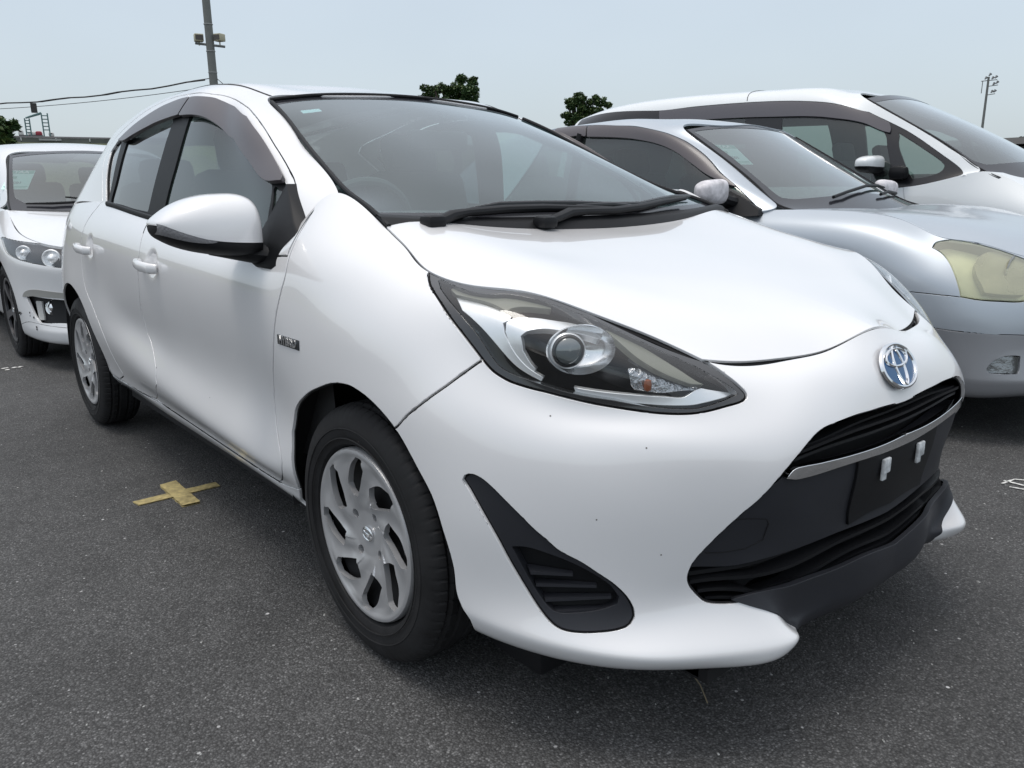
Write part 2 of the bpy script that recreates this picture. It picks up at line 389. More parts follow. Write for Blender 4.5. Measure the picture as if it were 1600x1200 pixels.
# control nets of the white hatchback; (x forward, w from centre plane, z up); front axle at x=0
def _sec(x, zs, ws, xs=None): return [(x if xs is None else xs[i], ws[i], zs[i]) for i in range(len(zs))]
WALL_COLS=[
 # rear centre .. nose centre ; 11 rows bottom->top
 [(-3.05,0,.22),(-3.15,0,.26),(-3.17,0,.31),(-3.18,0,.38),(-3.185,0,.46),(-3.185,0,.55),(-3.18,0,.64),(-3.16,0,.75),(-3.14,0,.85),(-3.12,0,.92),(-3.10,0,.98)],
 [(-3.00,.40,.22),(-3.11,.42,.26),(-3.13,.43,.31),(-3.14,.43,.38),(-3.15,.43,.46),(-3.15,.43,.55),(-3.145,.43,.64),(-3.13,.43,.75),(-3.12,.42,.85),(-3.10,.41,.92),(-3.09,.40,.98)],
 [(-2.90,.62,.22),(-2.97,.70,.26),(-2.98,.715,.31),(-2.99,.725,.38),(-3.0,.735,.46),(-3.0,.745,.55),(-3.0,.75,.64),(-3.0,.745,.75),(-2.99,.73,.85),(-2.98,.70,.95),(-2.97,.665,1.0)],
 [(-2.78,.70,.22),(-2.80,.76,.26),(-2.80,.775,.31),(-2.80,.79,.38),(-2.80,.805,.46),(-2.80,.82,.55),(-2.80,.82,.64),(-2.80,.808,.75),(-2.80,.79,.85),(-2.80,.76,.95),(-2.80,.72,1.02)],
 [(-2.50,.72,.22),(-2.50,.79,.27),(-2.50,.80,.31),(-2.50,.81,.38),(-2.50,.83,.46),(-2.50,.842,.55),(-2.50,.842,.66),(-2.50,.828,.77),(-2.50,.812,.87),(-2.50,.785,.96),(-2.45,.74,1.035)],
 [(-2.15,.72,.22),(-2.15,.785,.28),(-2.15,.80,.31),(-2.15,.808,.36),(-2.15,.83,.46),(-2.15,.838,.56),(-2.15,.832,.68),(-2.15,.828,.79),(-2.15,.82,.89),(-2.13,.79,.97),(-2.10,.75,1.035)],
 [(-1.70,.72,.22),(-1.70,.785,.275),(-1.70,.803,.305),(-1.70,.812,.345),(-1.70,.842,.45),(-1.70,.822,.56),(-1.70,.825,.66),(-1.70,.834,.79),(-1.70,.825,.89),(-1.70,.795,.96),(-1.70,.76,1.005)],
 [(-1.10,.72,.22),(-1.10,.785,.27),(-1.10,.803,.30),(-1.10,.812,.335),(-1.10,.841,.40),(-1.10,.816,.52),(-1.10,.825,.66),(-1.10,.836,.78),(-1.10,.828,.87),(-1.10,.80,.93),(-1.10,.767,.965)],
 [(-.60,.72,.22),(-.60,.785,.265),(-.60,.803,.29),(-.60,.813,.325),(-.60,.842,.375),(-.60,.815,.50),(-.60,.825,.65),(-.60,.836,.77),(-.60,.827,.855),(-.60,.80,.905),(-.60,.767,.94)],
 [(-.38,.72,.22),(-.38,.785,.26),(-.38,.803,.285),(-.38,.815,.325),(-.38,.839,.38),(-.38,.819,.50),(-.38,.828,.64),(-.38,.836,.76),(-.38,.826,.85),(-.375,.795,.92),(-.36,.745,.985)],
 [(-.25,.72,.22),(-.25,.785,.255),(-.25,.803,.285),(-.25,.817,.33),(-.25,.834,.40),(-.25,.83,.50),(-.25,.834,.62),(-.25,.836,.74),(-.25,.825,.84),(-.27,.785,.95),(-.30,.675,1.068)],
 [(-.10,.72,.22),(-.10,.79,.255),(-.10,.806,.285),(-.10,.82,.335),(-.10,.834,.41),(-.10,.838,.50),(-.10,.841,.62),(-.10,.838,.73),(-.10,.823,.83),(-.10,.77,.935),(-.10,.66,.998)],
 [(.06,.73,.22),(.06,.795,.255),(.06,.81,.285),(.06,.822,.34),(.06,.832,.415),(.06,.838,.50),(.06,.842,.62),(.06,.838,.72),(.06,.82,.815),(.055,.765,.905),(.05,.69,.948)],
 [(.21,.74,.21),(.22,.80,.25),(.22,.815,.28),(.22,.822,.34),(.225,.828,.42),(.23,.832,.50),(.23,.834,.61),(.23,.825,.70),(.22,.803,.79),(.19,.762,.87),(.15,.71,.912)],
 [(.33,.74,.20),(.36,.795,.235),(.37,.808,.27),(.375,.808,.33),(.385,.812,.42),(.39,.813,.50),(.39,.808,.60),(.38,.79,.69),(.362,.758,.775),(.338,.735,.855),(.28,.695,.891)],
 [(.48,.66,.185),(.52,.725,.212),(.53,.745,.25),(.52,.725,.31),(.525,.72,.40),(.53,.72,.50),(.53,.71,.60),(.515,.69,.66),(.492,.68,.72),(.455,.695,.825),(.38,.645,.884)],
 [(.60,.55,.175),(.655,.625,.205),(.67,.64,.24),(.64,.61,.29),(.638,.603,.375),(.65,.605,.48),(.655,.60,.57),(.64,.59,.645),(.612,.578,.695),(.565,.605,.785),(.48,.57,.846)],
 [(.70,.43,.18),(.76,.50,.207),(.775,.51,.242),(.738,.482,.312),(.717,.50,.38),(.745,.485,.48),(.76,.47,.57),(.745,.465,.64),(.707,.463,.693),(.672,.475,.738),(.64,.45,.766)],
 [(.75,.33,.19),(.83,.385,.225),(.846,.37,.256),(.803,.394,.298),(.78,.40,.40),(.80,.385,.49),(.812,.37,.58),(.80,.35,.65),(.77,.335,.70),(.735,.325,.732),(.70,.32,.748)],
 [(.745,.30,.20),(.800,.328,.222),(.810,.333,.246),(.790,.350,.277),(.80,.335,.405),(.812,.33,.49),(.822,.315,.585),(.81,.30,.652),(.783,.285,.702),(.75,.28,.734),(.713,.27,.750)],
 [(.75,.16,.20),(.818,.18,.235),(.830,.18,.262),(.83,.18,.33),(.82,.19,.41),(.832,.19,.50),(.836,.18,.59),(.82,.17,.66),(.80,.165,.705),(.77,.165,.738),(.735,.165,.757)],
 [(.76,0,.20),(.828,0,.238),(.838,0,.265),(.84,0,.33),(.83,0,.41),(.84,0,.50),(.84,0,.59),(.823,0,.65),(.803,0,.705),(.775,0,.748),(.748,0,.783)],
]
WALL=[[c[r] for c in WALL_COLS] for r in range(11)]
TOP_COLS=[ # belt -> roof centre, 8 rows, rear -> windscreen edge
 [(-3.12,.64,.98),(-3.10,.585,1.07),(-3.07,.54,1.15),(-3.05,.51,1.20),(-3.03,.485,1.245),(-3.0,.44,1.30),(-2.98,.28,1.335),(-2.97,0,1.35)],
 [(-2.85,.71,1.02),(-2.84,.66,1.10),(-2.83,.615,1.17),(-2.82,.58,1.225),(-2.81,.55,1.275),(-2.8,.50,1.34),(-2.79,.31,1.38),(-2.78,0,1.395)],
 [(-2.42,.74,1.035),(-2.42,.705,1.12),(-2.42,.675,1.19),(-2.42,.64,1.25),(-2.42,.605,1.305),(-2.42,.55,1.375),(-2.42,.34,1.415),(-2.42,0,1.43)],
 [(-2.0,.755,1.02),(-2.0,.725,1.12),(-2.0,.698,1.20),(-2.0,.664,1.28),(-2.0,.625,1.348),(-2.0,.568,1.41),(-2.0,.35,1.445),(-2.0,0,1.457)],
 [(-1.5,.765,.985),(-1.5,.74,1.08),(-1.5,.71,1.18),(-1.5,.675,1.28),(-1.5,.634,1.362),(-1.5,.575,1.42),(-1.5,.36,1.452),(-1.5,0,1.463)],
 [(-1.05,.767,.962),(-1.07,.744,1.055),(-1.10,.714,1.155),(-1.14,.68,1.255),(-1.20,.637,1.343),(-1.29,.580,1.407),(-1.31,.36,1.440),(-1.31,0,1.452)],
 [(-.65,.768,.942),(-.68,.742,1.03),(-.78,.706,1.125),(-.87,.672,1.205),(-.98,.635,1.283),(-1.12,.565,1.376),(-1.15,.36,1.410),(-1.15,0,1.423)],
 [(-.44,.765,.95),(-.46,.712,1.055),(-.60,.665,1.15),(-.72,.645,1.215),(-.865,.612,1.290),(-1.025,.546,1.359),(-1.04,.36,1.390),(-1.03,0,1.404)],
 [(-.335,.74,.985),(-.315,.65,1.055),(-.575,.587,1.167),(-.70,.565,1.226),(-.83,.543,1.29),(-.975,.52,1.347),(-.965,.36,1.372),(-.953,0,1.388)],
]
TOP=[[c[r] for c in TOP_COLS] for r in range(8)]
HOOD=[ # rows: side shutline -> centre ; cols cowl -> front edge
 [(-.10,.66,.998),(.05,.69,.948),(.15,.71,.912),(.28,.695,.891),(.38,.645,.884),(.48,.57,.846),(.565,.495,.803),(.645,.447,.765)],
 [(-.07,.56,1.000),(.06,.575,.968),(.17,.57,.942),(.285,.55,.918),(.39,.51,.890),(.495,.455,.850),(.59,.405,.805),(.675,.37,.754)],
 [(-.045,.44,.988),(.08,.44,.963),(.19,.435,.938),(.31,.415,.911),(.42,.385,.879),(.535,.345,.842),(.625,.31,.802),(.705,.28,.752)],
 [(-.015,.24,.973),(.10,.24,.951),(.22,.235,.925),(.34,.225,.898),(.46,.21,.868),(.57,.185,.834),(.66,.17,.80),(.733,.15,.757)],
 [(0,0,.967),(.11,0,.948),(.23,0,.922),(.35,0,.896),(.47,0,.867),(.59,0,.834),(.68,0,.808),(.75,0,.785)],
]
GLASS=[ # windscreen rows: side edge -> centre ; cols base -> header
 [(-.08,.665,.99),(-.19,.65,1.03),(-.315,.63,1.062),(-.44,.608,1.108),(-.575,.587,1.167),(-.70,.565,1.226),(-.83,.543,1.288),(-.975,.52,1.345)],
 [(-.04,.50,.975),(-.15,.50,1.03),(-.265,.49,1.085),(-.39,.475,1.140),(-.52,.455,1.196),(-.665,.44,1.254),(-.81,.42,1.309),(-.965,.40,1.364)],
 [(-.005,.25,.963),(-.115,.25,1.028),(-.235,.245,1.09),(-.365,.24,1.153),(-.50,.23,1.213),(-.645,.22,1.272),(-.795,.21,1.326),(-.955,.20,1.380)],
 [(.005,0,.96),(-.10,0,1.028),(-.225,0,1.092),(-.355,0,1.156),(-.49,0,1.217),(-.635,0,1.277),(-.785,0,1.332),(-.95,0,1.385)],
]
O_LOUV=[((4.2292, 0.2351, 0.03), (4.315, 0.2461, 0.018), (4.3152, 0.2456, 0.01), (4.2412, 0.2338, 0.008)), ((4.2463, 0.2125, 0.03), (4.3597, 0.234, 0.018), (4.3595, 0.2333, 0.01), (4.2529, 0.2141, 0.008)), ((4.2625, 0.1915, 0.03), (4.3897, 0.2194, 0.018), (4.389, 0.2183, 0.01), (4.2712, 0.1909, 0.008)), ((4.2822, 0.176, 0.03), (4.4054, 0.2004, 0.018), (4.4044, 0.1987, 0.01), (4.2939, 0.174, 0.008))]
GRILLE_SLATS=[(0.9348, 0.6028, 0.6101, 0.012, 0.006), (0.934, 0.5751, 0.5717, 0.02, 0.006), (0.9412, 0.6132, 0.6443, 0.02, 0.005), (0.8976, 0.311, 0.3154, 0.018, 0.008), (0.8974, 0.2914, 0.2819, 0.012, 0.007), (0.8992, 0.2619, 0.2416, 0.014, 0.007), (0.9007, 0.2407, 0.2148, 0.018, 0.006)]
ORANGE=(0.6034, -0.55, 0.7259)
PROJ=dict(c=(0.4818, -0.6299, 0.7836),n=(.86,-.5,.06))
WIPERS=[([(-0.0436, -0.5579, 0.9997), (-0.0475, -0.5306, 1.0023), (-0.0621, -0.4899, 1.0113), (-0.0687, -0.4385, 1.0174), (-0.0664, -0.3182, 1.0224), (-0.0578, -0.1939, 1.023), (-0.0427, -0.0415, 1.0183), (-0.0371, 0.0957, 1.0137)], [(-0.0982, -0.4059, 1.0239), (-0.1018, -0.3098, 1.0314), (-0.0928, -0.1848, 1.0324), (-0.0809, -0.0527, 1.0301), (-0.0724, 0.094, 1.024), (-0.0674, 0.2144, 1.0162)]), ([(-0.0057, -0.2376, 0.9895), (-0.0179, -0.181, 0.9988), (-0.033, -0.1243, 1.0102), (-0.0336, -0.0631, 1.0121), (-0.032, 0.05, 1.0112), (-0.0471, 0.1761, 1.0172), (-0.0783, 0.3158, 1.0293), (-0.1126, 0.4697, 1.0385)], [(-0.073, -0.0606, 1.0252), (-0.0721, 0.0668, 1.0245), (-0.0798, 0.2141, 1.0235), (-0.1101, 0.3394, 1.0345), (-0.1328, 0.4303, 1.041), (-0.1752, 0.5784, 1.0452)])]
CHIPS=[(0.5911, 0.6646, 0.4943, 0.6835, 0.7295, -0.0245), (0.6686, 0.5752, 0.425, 0.7661, 0.6319, -0.1178), (-0.8787, 0.826, 0.461, 0.0124, 0.9673, 0.2534), (0.0577, 0.8402, 0.55, 0.0224, 0.999, -0.0377), (0.4996, 0.6928, 0.6737, 0.6169, 0.574, 0.5384), (0.644, 0.597, 0.6276, 0.6655, 0.6717, 0.3254)]
TOW=[(0.7456, 0.4616, 0.4859), (0.762, 0.436, 0.4863), (0.7747, 0.4076, 0.4809), (0.7749, 0.4001, 0.47), (0.7668, 0.4021, 0.4358), (0.7509, 0.4324, 0.4217), (0.7282, 0.4697, 0.4177), (0.7089, 0.4978, 0.4184)]
DATA_A={"arch_f":[[3.4175,0.081],[3.3937,0.1034],[3.4371,0.2177],[3.44,0.2883],[3.4341,0.337],[3.4703,0.3902],[3.5534,0.4373],[3.6427,0.4665],[3.7254,0.4894],[3.7935,0.4967],[3.862,0.4838],[3.936,0.4464],[3.9962,0.3922],[4.035,0.3466],[4.0644,0.2677],[4.088,0.205],[4.0959,0.1538],[4.1095,0.1254],[4.1307,0.0974],[4.1307,-0.0804],[3.4409,0.0579],[3.4409,-0.0804]],"arch_r":[[1.582,0.0503],[1.5825,0.0799],[1.5582,0.127],[1.5509,0.2028],[1.528,0.2566],[1.4911,0.3157],[1.4409,0.3676],[1.3801,0.406],[1.3106,0.4364],[1.2347,0.4578],[1.1554,0.4658],[1.0785,0.4578],[1.009,0.4319],[0.9501,0.3874],[0.9048,0.3326],[0.8737,0.2738],[0.8533,0.2067],[0.8436,0.143],[0.8319,0.0866],[0.8319,-0.0804]],"headlight":[[3.977,0.8244],[4.0378,0.8244],[4.0743,0.8244],[4.1107,0.8244],[4.1594,0.8244],[4.208,0.8244],[4.2932,0.8244],[4.3905,0.8244],[4.4634,0.8244],[4.5364,0.8244],[4.5851,0.8244],[4.6212,0.7835],[4.6379,0.7407],[4.646,0.6964],[4.6458,0.6768],[4.6335,0.6608],[4.6012,0.6508],[4.561,0.6409],[4.5225,0.636],[4.4706,0.6365],[4.4212,0.6402],[4.3818,0.6427],[4.3416,0.6438],[4.3012,0.644],[4.2604,0.6417],[4.2219,0.6359],[4.1884,0.6325],[4.1696,0.6342],[4.1528,0.6381],[4.1351,0.6475],[4.1192,0.6579],[4.0934,0.6752],[4.0665,0.6945],[4.0414,0.7157],[4.0171,0.7406],[3.9912,0.7662],[3.9784,0.7834],[3.9708,0.7995]],"mouth":[[4.5516,0.2599],[4.558,0.2845],[4.5691,0.3026],[4.5945,0.3379],[4.6204,0.3699],[4.6453,0.3945],[4.6852,0.4425],[4.7107,0.4731],[4.751,0.518],[4.7648,0.5284],[4.7891,0.5373],[4.8448,0.5376],[4.9437,0.5343],[5.0277,0.5376],[5.1154,0.538],[5.1978,0.538],[5.1677,0.1489],[5.0702,0.1624],[4.9195,0.1753],[4.8349,0.199],[4.7532,0.2069],[4.6864,0.2016],[4.6563,0.1953],[4.6269,0.1883],[4.6006,0.1878],[4.583,0.1908],[4.5721,0.1963],[4.5669,0.2044],[4.5594,0.2201],[4.5535,0.2379]],"fog":[[4.1121,0.3992],[4.1159,0.407],[4.1262,0.4108],[4.145,0.4056],[4.1659,0.3905],[4.1854,0.3727],[4.2173,0.3428],[4.2438,0.3179],[4.2663,0.301],[4.2888,0.2849],[4.327,0.2713],[4.3576,0.2573],[4.3873,0.2434],[4.414,0.2239],[4.4293,0.2028],[4.4325,0.1873],[4.4244,0.1736],[4.4058,0.1652],[4.3749,0.1577],[4.3382,0.1504],[4.3083,0.1486],[4.2885,0.1553],[4.2634,0.1758],[4.2376,0.205],[4.2052,0.2489],[4.1808,0.2913],[4.1468,0.3504],[4.1243,0.3853]],"lip":[[5.1629,0.1701],[5.0682,0.1742],[4.9197,0.1845],[4.8317,0.2067],[4.7529,0.2129],[4.6907,0.2074],[4.6441,0.1974],[4.627,0.194],[4.66,0.184],[4.7,0.1775],[4.737,0.171],[4.763,0.158],[4.776,0.135],[4.78,0.105],[4.7904,0.0939],[4.7904,-0.0402],[5.3507,-0.0402]],"door_f":[[3.4532,0.6907],[3.4352,0.6465],[3.4165,0.5948],[3.3978,0.5387],[3.3761,0.4821],[3.3395,0.4224],[3.3172,0.3821],[3.3246,0.3438],[3.354,0.3114],[3.3731,0.2912],[3.3847,0.2677],[3.3694,0.2276],[3.2909,0.1434],[3.1207,0.1361],[2.8216,0.1341],[2.5933,0.1388],[2.3121,0.1492],[2.2235,0.1589],[2.3788,0.2545],[2.3694,0.2974],[2.3164,0.3306],[2.2367,0.3759],[2.2332,0.4424],[2.2743,0.5247],[2.2918,0.5745],[2.3118,0.6396],[2.3055,0.6998],[2.2883,0.7622],[2.28,0.7986],[2.28,0.8688],[3.4398,0.7183],[3.4398,0.8688]],"door_r":[[2.2235,0.1589],[1.6877,0.1078],[1.8102,0.1715],[1.7606,0.2157],[1.6915,0.2918],[1.583,0.3829],[1.4842,0.4522],[1.4444,0.5749],[1.4692,0.6973],[1.5183,0.8018],[1.5183,0.8688],[2.28,0.7986],[2.28,0.8688],[2.2883,0.7622],[2.3055,0.6998],[2.3118,0.6396],[2.2918,0.5745],[2.2743,0.5247],[2.2332,0.4424],[2.2367,0.3759],[2.3164,0.3306],[2.3694,0.2974],[2.3788,0.2545]],"bumper":[[3.9372,0.4494],[3.9756,0.496],[4.0259,0.5511],[4.0674,0.5889],[4.1283,0.6475],[4.1283,0.8849],[5.3507,0.8849],[5.3507,-0.0804],[3.797,0.079],[3.797,-0.0804],[3.8811,0.417]],"sill":[[3.4589,0.1801],[3.2891,0.1393],[3.1191,0.1318],[2.8197,0.1291],[2.5911,0.1336],[2.3086,0.1436],[1.6739,0.1006],[1.5431,0.1153],[1.5431,-0.0804],[3.4598,0.0721],[3.4598,-0.0804]],"chrome":[[4.7031,0.4306],[4.7131,0.4448],[4.7267,0.4499],[4.7929,0.4394],[4.8851,0.4304],[5.0081,0.4244],[5.1474,0.4285],[5.1505,0.4002],[5.0115,0.4026],[4.8552,0.4131],[4.7358,0.4208]],"panel":[[4.7063,0.432],[4.7391,0.4177],[4.8592,0.41],[5.016,0.3992],[5.1554,0.3983],[5.2304,0.2371],[5.0628,0.2428],[4.9493,0.2471],[4.8208,0.251],[4.7308,0.2537],[4.6493,0.2565],[4.5686,0.2674],[4.5501,0.2639],[4.5682,0.2945],[4.6011,0.3367],[4.6525,0.3974]],"dlo":[[0.9717,-0.02],[0.9538,0.0042],[0.8602,0.1028],[0.8172,0.198],[0.7787,0.2828],[0.8373,0.3349],[1.0892,0.3777],[1.352,0.4183],[1.5596,0.4227],[1.735,0.414],[1.8671,0.4191],[2.0221,0.4346],[2.1768,0.4155],[2.2436,0.3633],[2.2617,0.3019],[2.2658,0.2172],[2.2748,0.1522],[2.2879,0.1094],[2.3089,0.0621],[2.3089,-0.1059],[0.9717,-0.02],[0.9717,-0.1059]],"frame":[[0.8852,0.001],[0.7812,0.1053],[0.6874,0.2346],[0.6335,0.3522],[0.701,0.3965],[0.9841,0.4257],[1.259,0.4624],[1.4268,0.472],[1.673,0.4577],[1.8792,0.4617],[2.0406,0.4749],[2.1699,0.4681],[2.2622,0.438],[2.291,0.3995],[2.3017,0.3469],[2.3016,0.266],[2.302,0.1819],[2.3048,0.1437],[2.3042,0.1191],[2.3041,0.0806],[2.3108,0.0497],[2.3108,-0.1059],[0.8852,0.001],[0.8852,-0.1059]],"frame_split":[[1.5817,0.001],[1.5738,0.2054],[1.6048,0.3763],[1.6369,0.4618],[1.6369,1.1654],[2.6191,1.1654],[2.6191,-0.1059],[1.5817,0.001],[1.5817,-0.1059]],"glass_f":[[1.67,0.0304],[1.6742,0.0522],[1.711,0.2091],[1.7497,0.3511],[1.7483,0.3784],[1.9203,0.4051],[2.0977,0.4112],[2.2067,0.3526],[2.2301,0.2689],[2.2387,0.2007],[2.2414,0.1526],[2.2263,0.0608],[2.2332,-0.02],[2.2332,0.0212],[1.67,0.0304],[1.67,0.0212]],"glass_r":[[1.0079,0.0155],[1.0382,0.0994],[1.0408,0.2452],[1.0375,0.3402],[1.1266,0.3499],[1.3459,0.3881],[1.5235,0.3972],[1.5959,0.3421],[1.5681,0.2074],[1.5323,0.0226],[1.5323,0.0212],[1.0142,0.0088],[1.0142,0.0212]],"glass_q":[[0.9516,0.0129],[0.8655,0.105],[0.8122,0.223],[0.7864,0.3128],[0.915,0.3306],[0.9481,0.2467],[0.9642,0.0894],[0.963,0.0134]],"glass_s":[[2.2461,0.1396],[2.2658,0.1184],[2.2872,0.0767],[2.3053,0.0374],[2.3051,0.0223],[2.2797,0.0173],[2.2496,0.023],[2.2382,0.0443]],"visor_f":[[1.757,0.4156],[1.8674,0.4242],[2.0191,0.4437],[2.1871,0.4334],[2.2565,0.3865],[2.2733,0.3155],[2.2762,0.2159],[2.2841,0.1434],[2.2783,0.1346],[2.2401,0.1432],[2.2177,0.1696],[2.1957,0.2283],[2.1497,0.3244],[2.052,0.3532],[1.9471,0.3584],[1.821,0.3528],[1.7094,0.3492],[1.6994,0.3538]],"visor_r":[[0.9388,0.3097],[1.0426,0.3342],[1.1732,0.3631],[1.4261,0.405],[1.5985,0.4149],[1.7428,0.416],[1.6885,0.3521],[1.482,0.3414],[1.3421,0.3251],[1.2007,0.3073],[1.0648,0.2923]],"screen":[[0.0981,0.0215],[0.1217,0.0055],[0.2116,-0.02],[0.3088,-0.02],[0.5666,-0.02],[0.8244,-0.02],[0.9778,0.0134],[0.986,0.1162],[0.973,0.6739],[0.1019,0.6739],[0.0974,0.3196]],"hl_inner":[[4.0083,0.7972],[4.0398,0.7932],[4.095,0.783],[4.1568,0.786],[4.2101,0.7935],[4.2899,0.7936],[4.3851,0.7931],[4.4668,0.7932],[4.534,0.7886],[4.5831,0.7776],[4.6154,0.7441],[4.6296,0.7097],[4.6348,0.6851],[4.6026,0.6674],[4.5535,0.6517],[4.5207,0.6493],[4.4577,0.6516],[4.3875,0.6572],[4.3464,0.6565],[4.3052,0.6554],[4.2639,0.6542],[4.2246,0.6519],[4.1894,0.649],[4.1659,0.6519],[4.1456,0.665],[4.1163,0.6883],[4.0802,0.7139],[4.0469,0.7425],[4.0235,0.7686]],"vent":[[4.2079,0.2748],[4.2304,0.2784],[4.2527,0.2768],[4.3197,0.263],[4.3794,0.2401],[4.4022,0.2196],[4.401,0.2078],[4.3727,0.1954],[4.3279,0.1816],[4.2909,0.1755],[4.2639,0.1935],[4.2285,0.2387]],"plate":[[4.9228,0.4109],[4.9878,0.4077],[5.0592,0.4058],[5.1233,0.4028],[5.1912,0.2524],[5.1087,0.2611],[5.0285,0.2657],[4.9439,0.2588]],"hl_strip_low":[[4.0536,0.7877],[4.1059,0.7787],[4.1725,0.77],[4.2036,0.7696],[4.2199,0.7557],[4.1786,0.7296],[4.1747,0.7075],[4.1894,0.6846],[4.2154,0.6679],[4.2539,0.6603],[4.2918,0.6597],[4.3477,0.6623],[4.4166,0.6661],[4.4986,0.6711],[4.5424,0.6765],[4.5928,0.7156],[4.6428,0.6998],[4.6163,0.6803],[4.5581,0.6595],[4.5155,0.6544],[4.4345,0.6518],[4.3617,0.6535],[4.2889,0.6512],[4.2393,0.6532],[4.1936,0.6603],[4.1506,0.681],[4.103,0.7094],[4.067,0.7344]],"hl_blade":[[4.1937,0.7403],[4.2325,0.761],[4.2832,0.7723],[4.3531,0.7809],[4.4142,0.7902],[4.4458,0.7859],[4.4562,0.7786],[4.4251,0.7747],[4.3596,0.7646],[4.3105,0.7564],[4.259,0.7379],[4.2221,0.715],[4.2159,0.6897],[4.2316,0.6715],[4.2623,0.6634],[4.2416,0.6593],[4.2096,0.6667],[4.1867,0.6841],[4.1763,0.7101]],"hl_turn":[[4.4775,0.7381],[4.5198,0.7561],[4.5713,0.7614],[4.6085,0.7582],[4.5896,0.7109],[4.5062,0.6786],[4.4283,0.674]],"hl_pos":[[4.5121,0.8244],[4.5242,0.8244],[4.5607,0.8244],[4.5646,0.8002],[4.5194,0.7765],[4.5009,0.7836]],"hl_smoke":[[4.0584,0.774],[4.1464,0.7742],[4.2038,0.7625],[4.1868,0.7405],[4.226,0.7728],[4.3225,0.7893],[4.4022,0.7961],[4.4516,0.7983],[4.472,0.7816],[4.5001,0.7564],[4.5735,0.7182],[4.5968,0.7234],[4.5651,0.7658],[4.5111,0.794],[4.4407,0.799],[4.36,0.7998],[4.269,0.7987],[4.169,0.794],[4.1016,0.7893],[4.036,0.7959]]}
# ================= the white hatchback in front =================
PAINT=mat('white_pearl_paint',(.80,.80,.805),.28,spec=.4,coat=1.,noise=(3.,.015),croughness=.015,cior=1.7)
BLK=mat('black_plastic',(.010,.0105,.012),.5,spec=.22,bump=(600,.25,.0006)); GBLK=mat('gloss_black',(.012,.012,.014),.22)
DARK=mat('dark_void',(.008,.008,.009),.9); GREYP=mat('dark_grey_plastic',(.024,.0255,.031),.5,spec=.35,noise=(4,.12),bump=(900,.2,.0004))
CHR=mat('chrome',(.86,.87,.88),.09,1.); SIL=mat('reflector_silver',(.90,.91,.92),.3,.65)
RUB=mat('tyre_rubber',(.017,.017,.018),.78,spec=.3,noise=(12,.4),bump=(300,.3,.0006)); COVER=mat('silver_cover_paint',(.56,.565,.575),.34,.55,coat=.3,noise=(9,.10))
GL=glassmat('side_glass',(.42,.54,.50),gain=1.35,haze=.05,hazecol=(.22,.36,.31)); WS=glassmat('windscreen_glass',(.62,.76,.74),gain=1.45,haze=.06,hazecol=(.26,.47,.50))
GLR=glassmat('privacy_glass',(.12,.15,.15),gain=1.35,haze=.02,hazecol=(.2,.25,.25)); LENS=glassmat('clear_lens',(.95,.96,.96),gain=1.4); VIS=mat('smoked_visor',(.075,.066,.072),.3,coat=.15)
SEAT=mat('seat_fabric',(.085,.085,.088),.9,bump=(200,.3,.001)); DASH=mat('dash_plastic',(.08,.08,.083),.7)
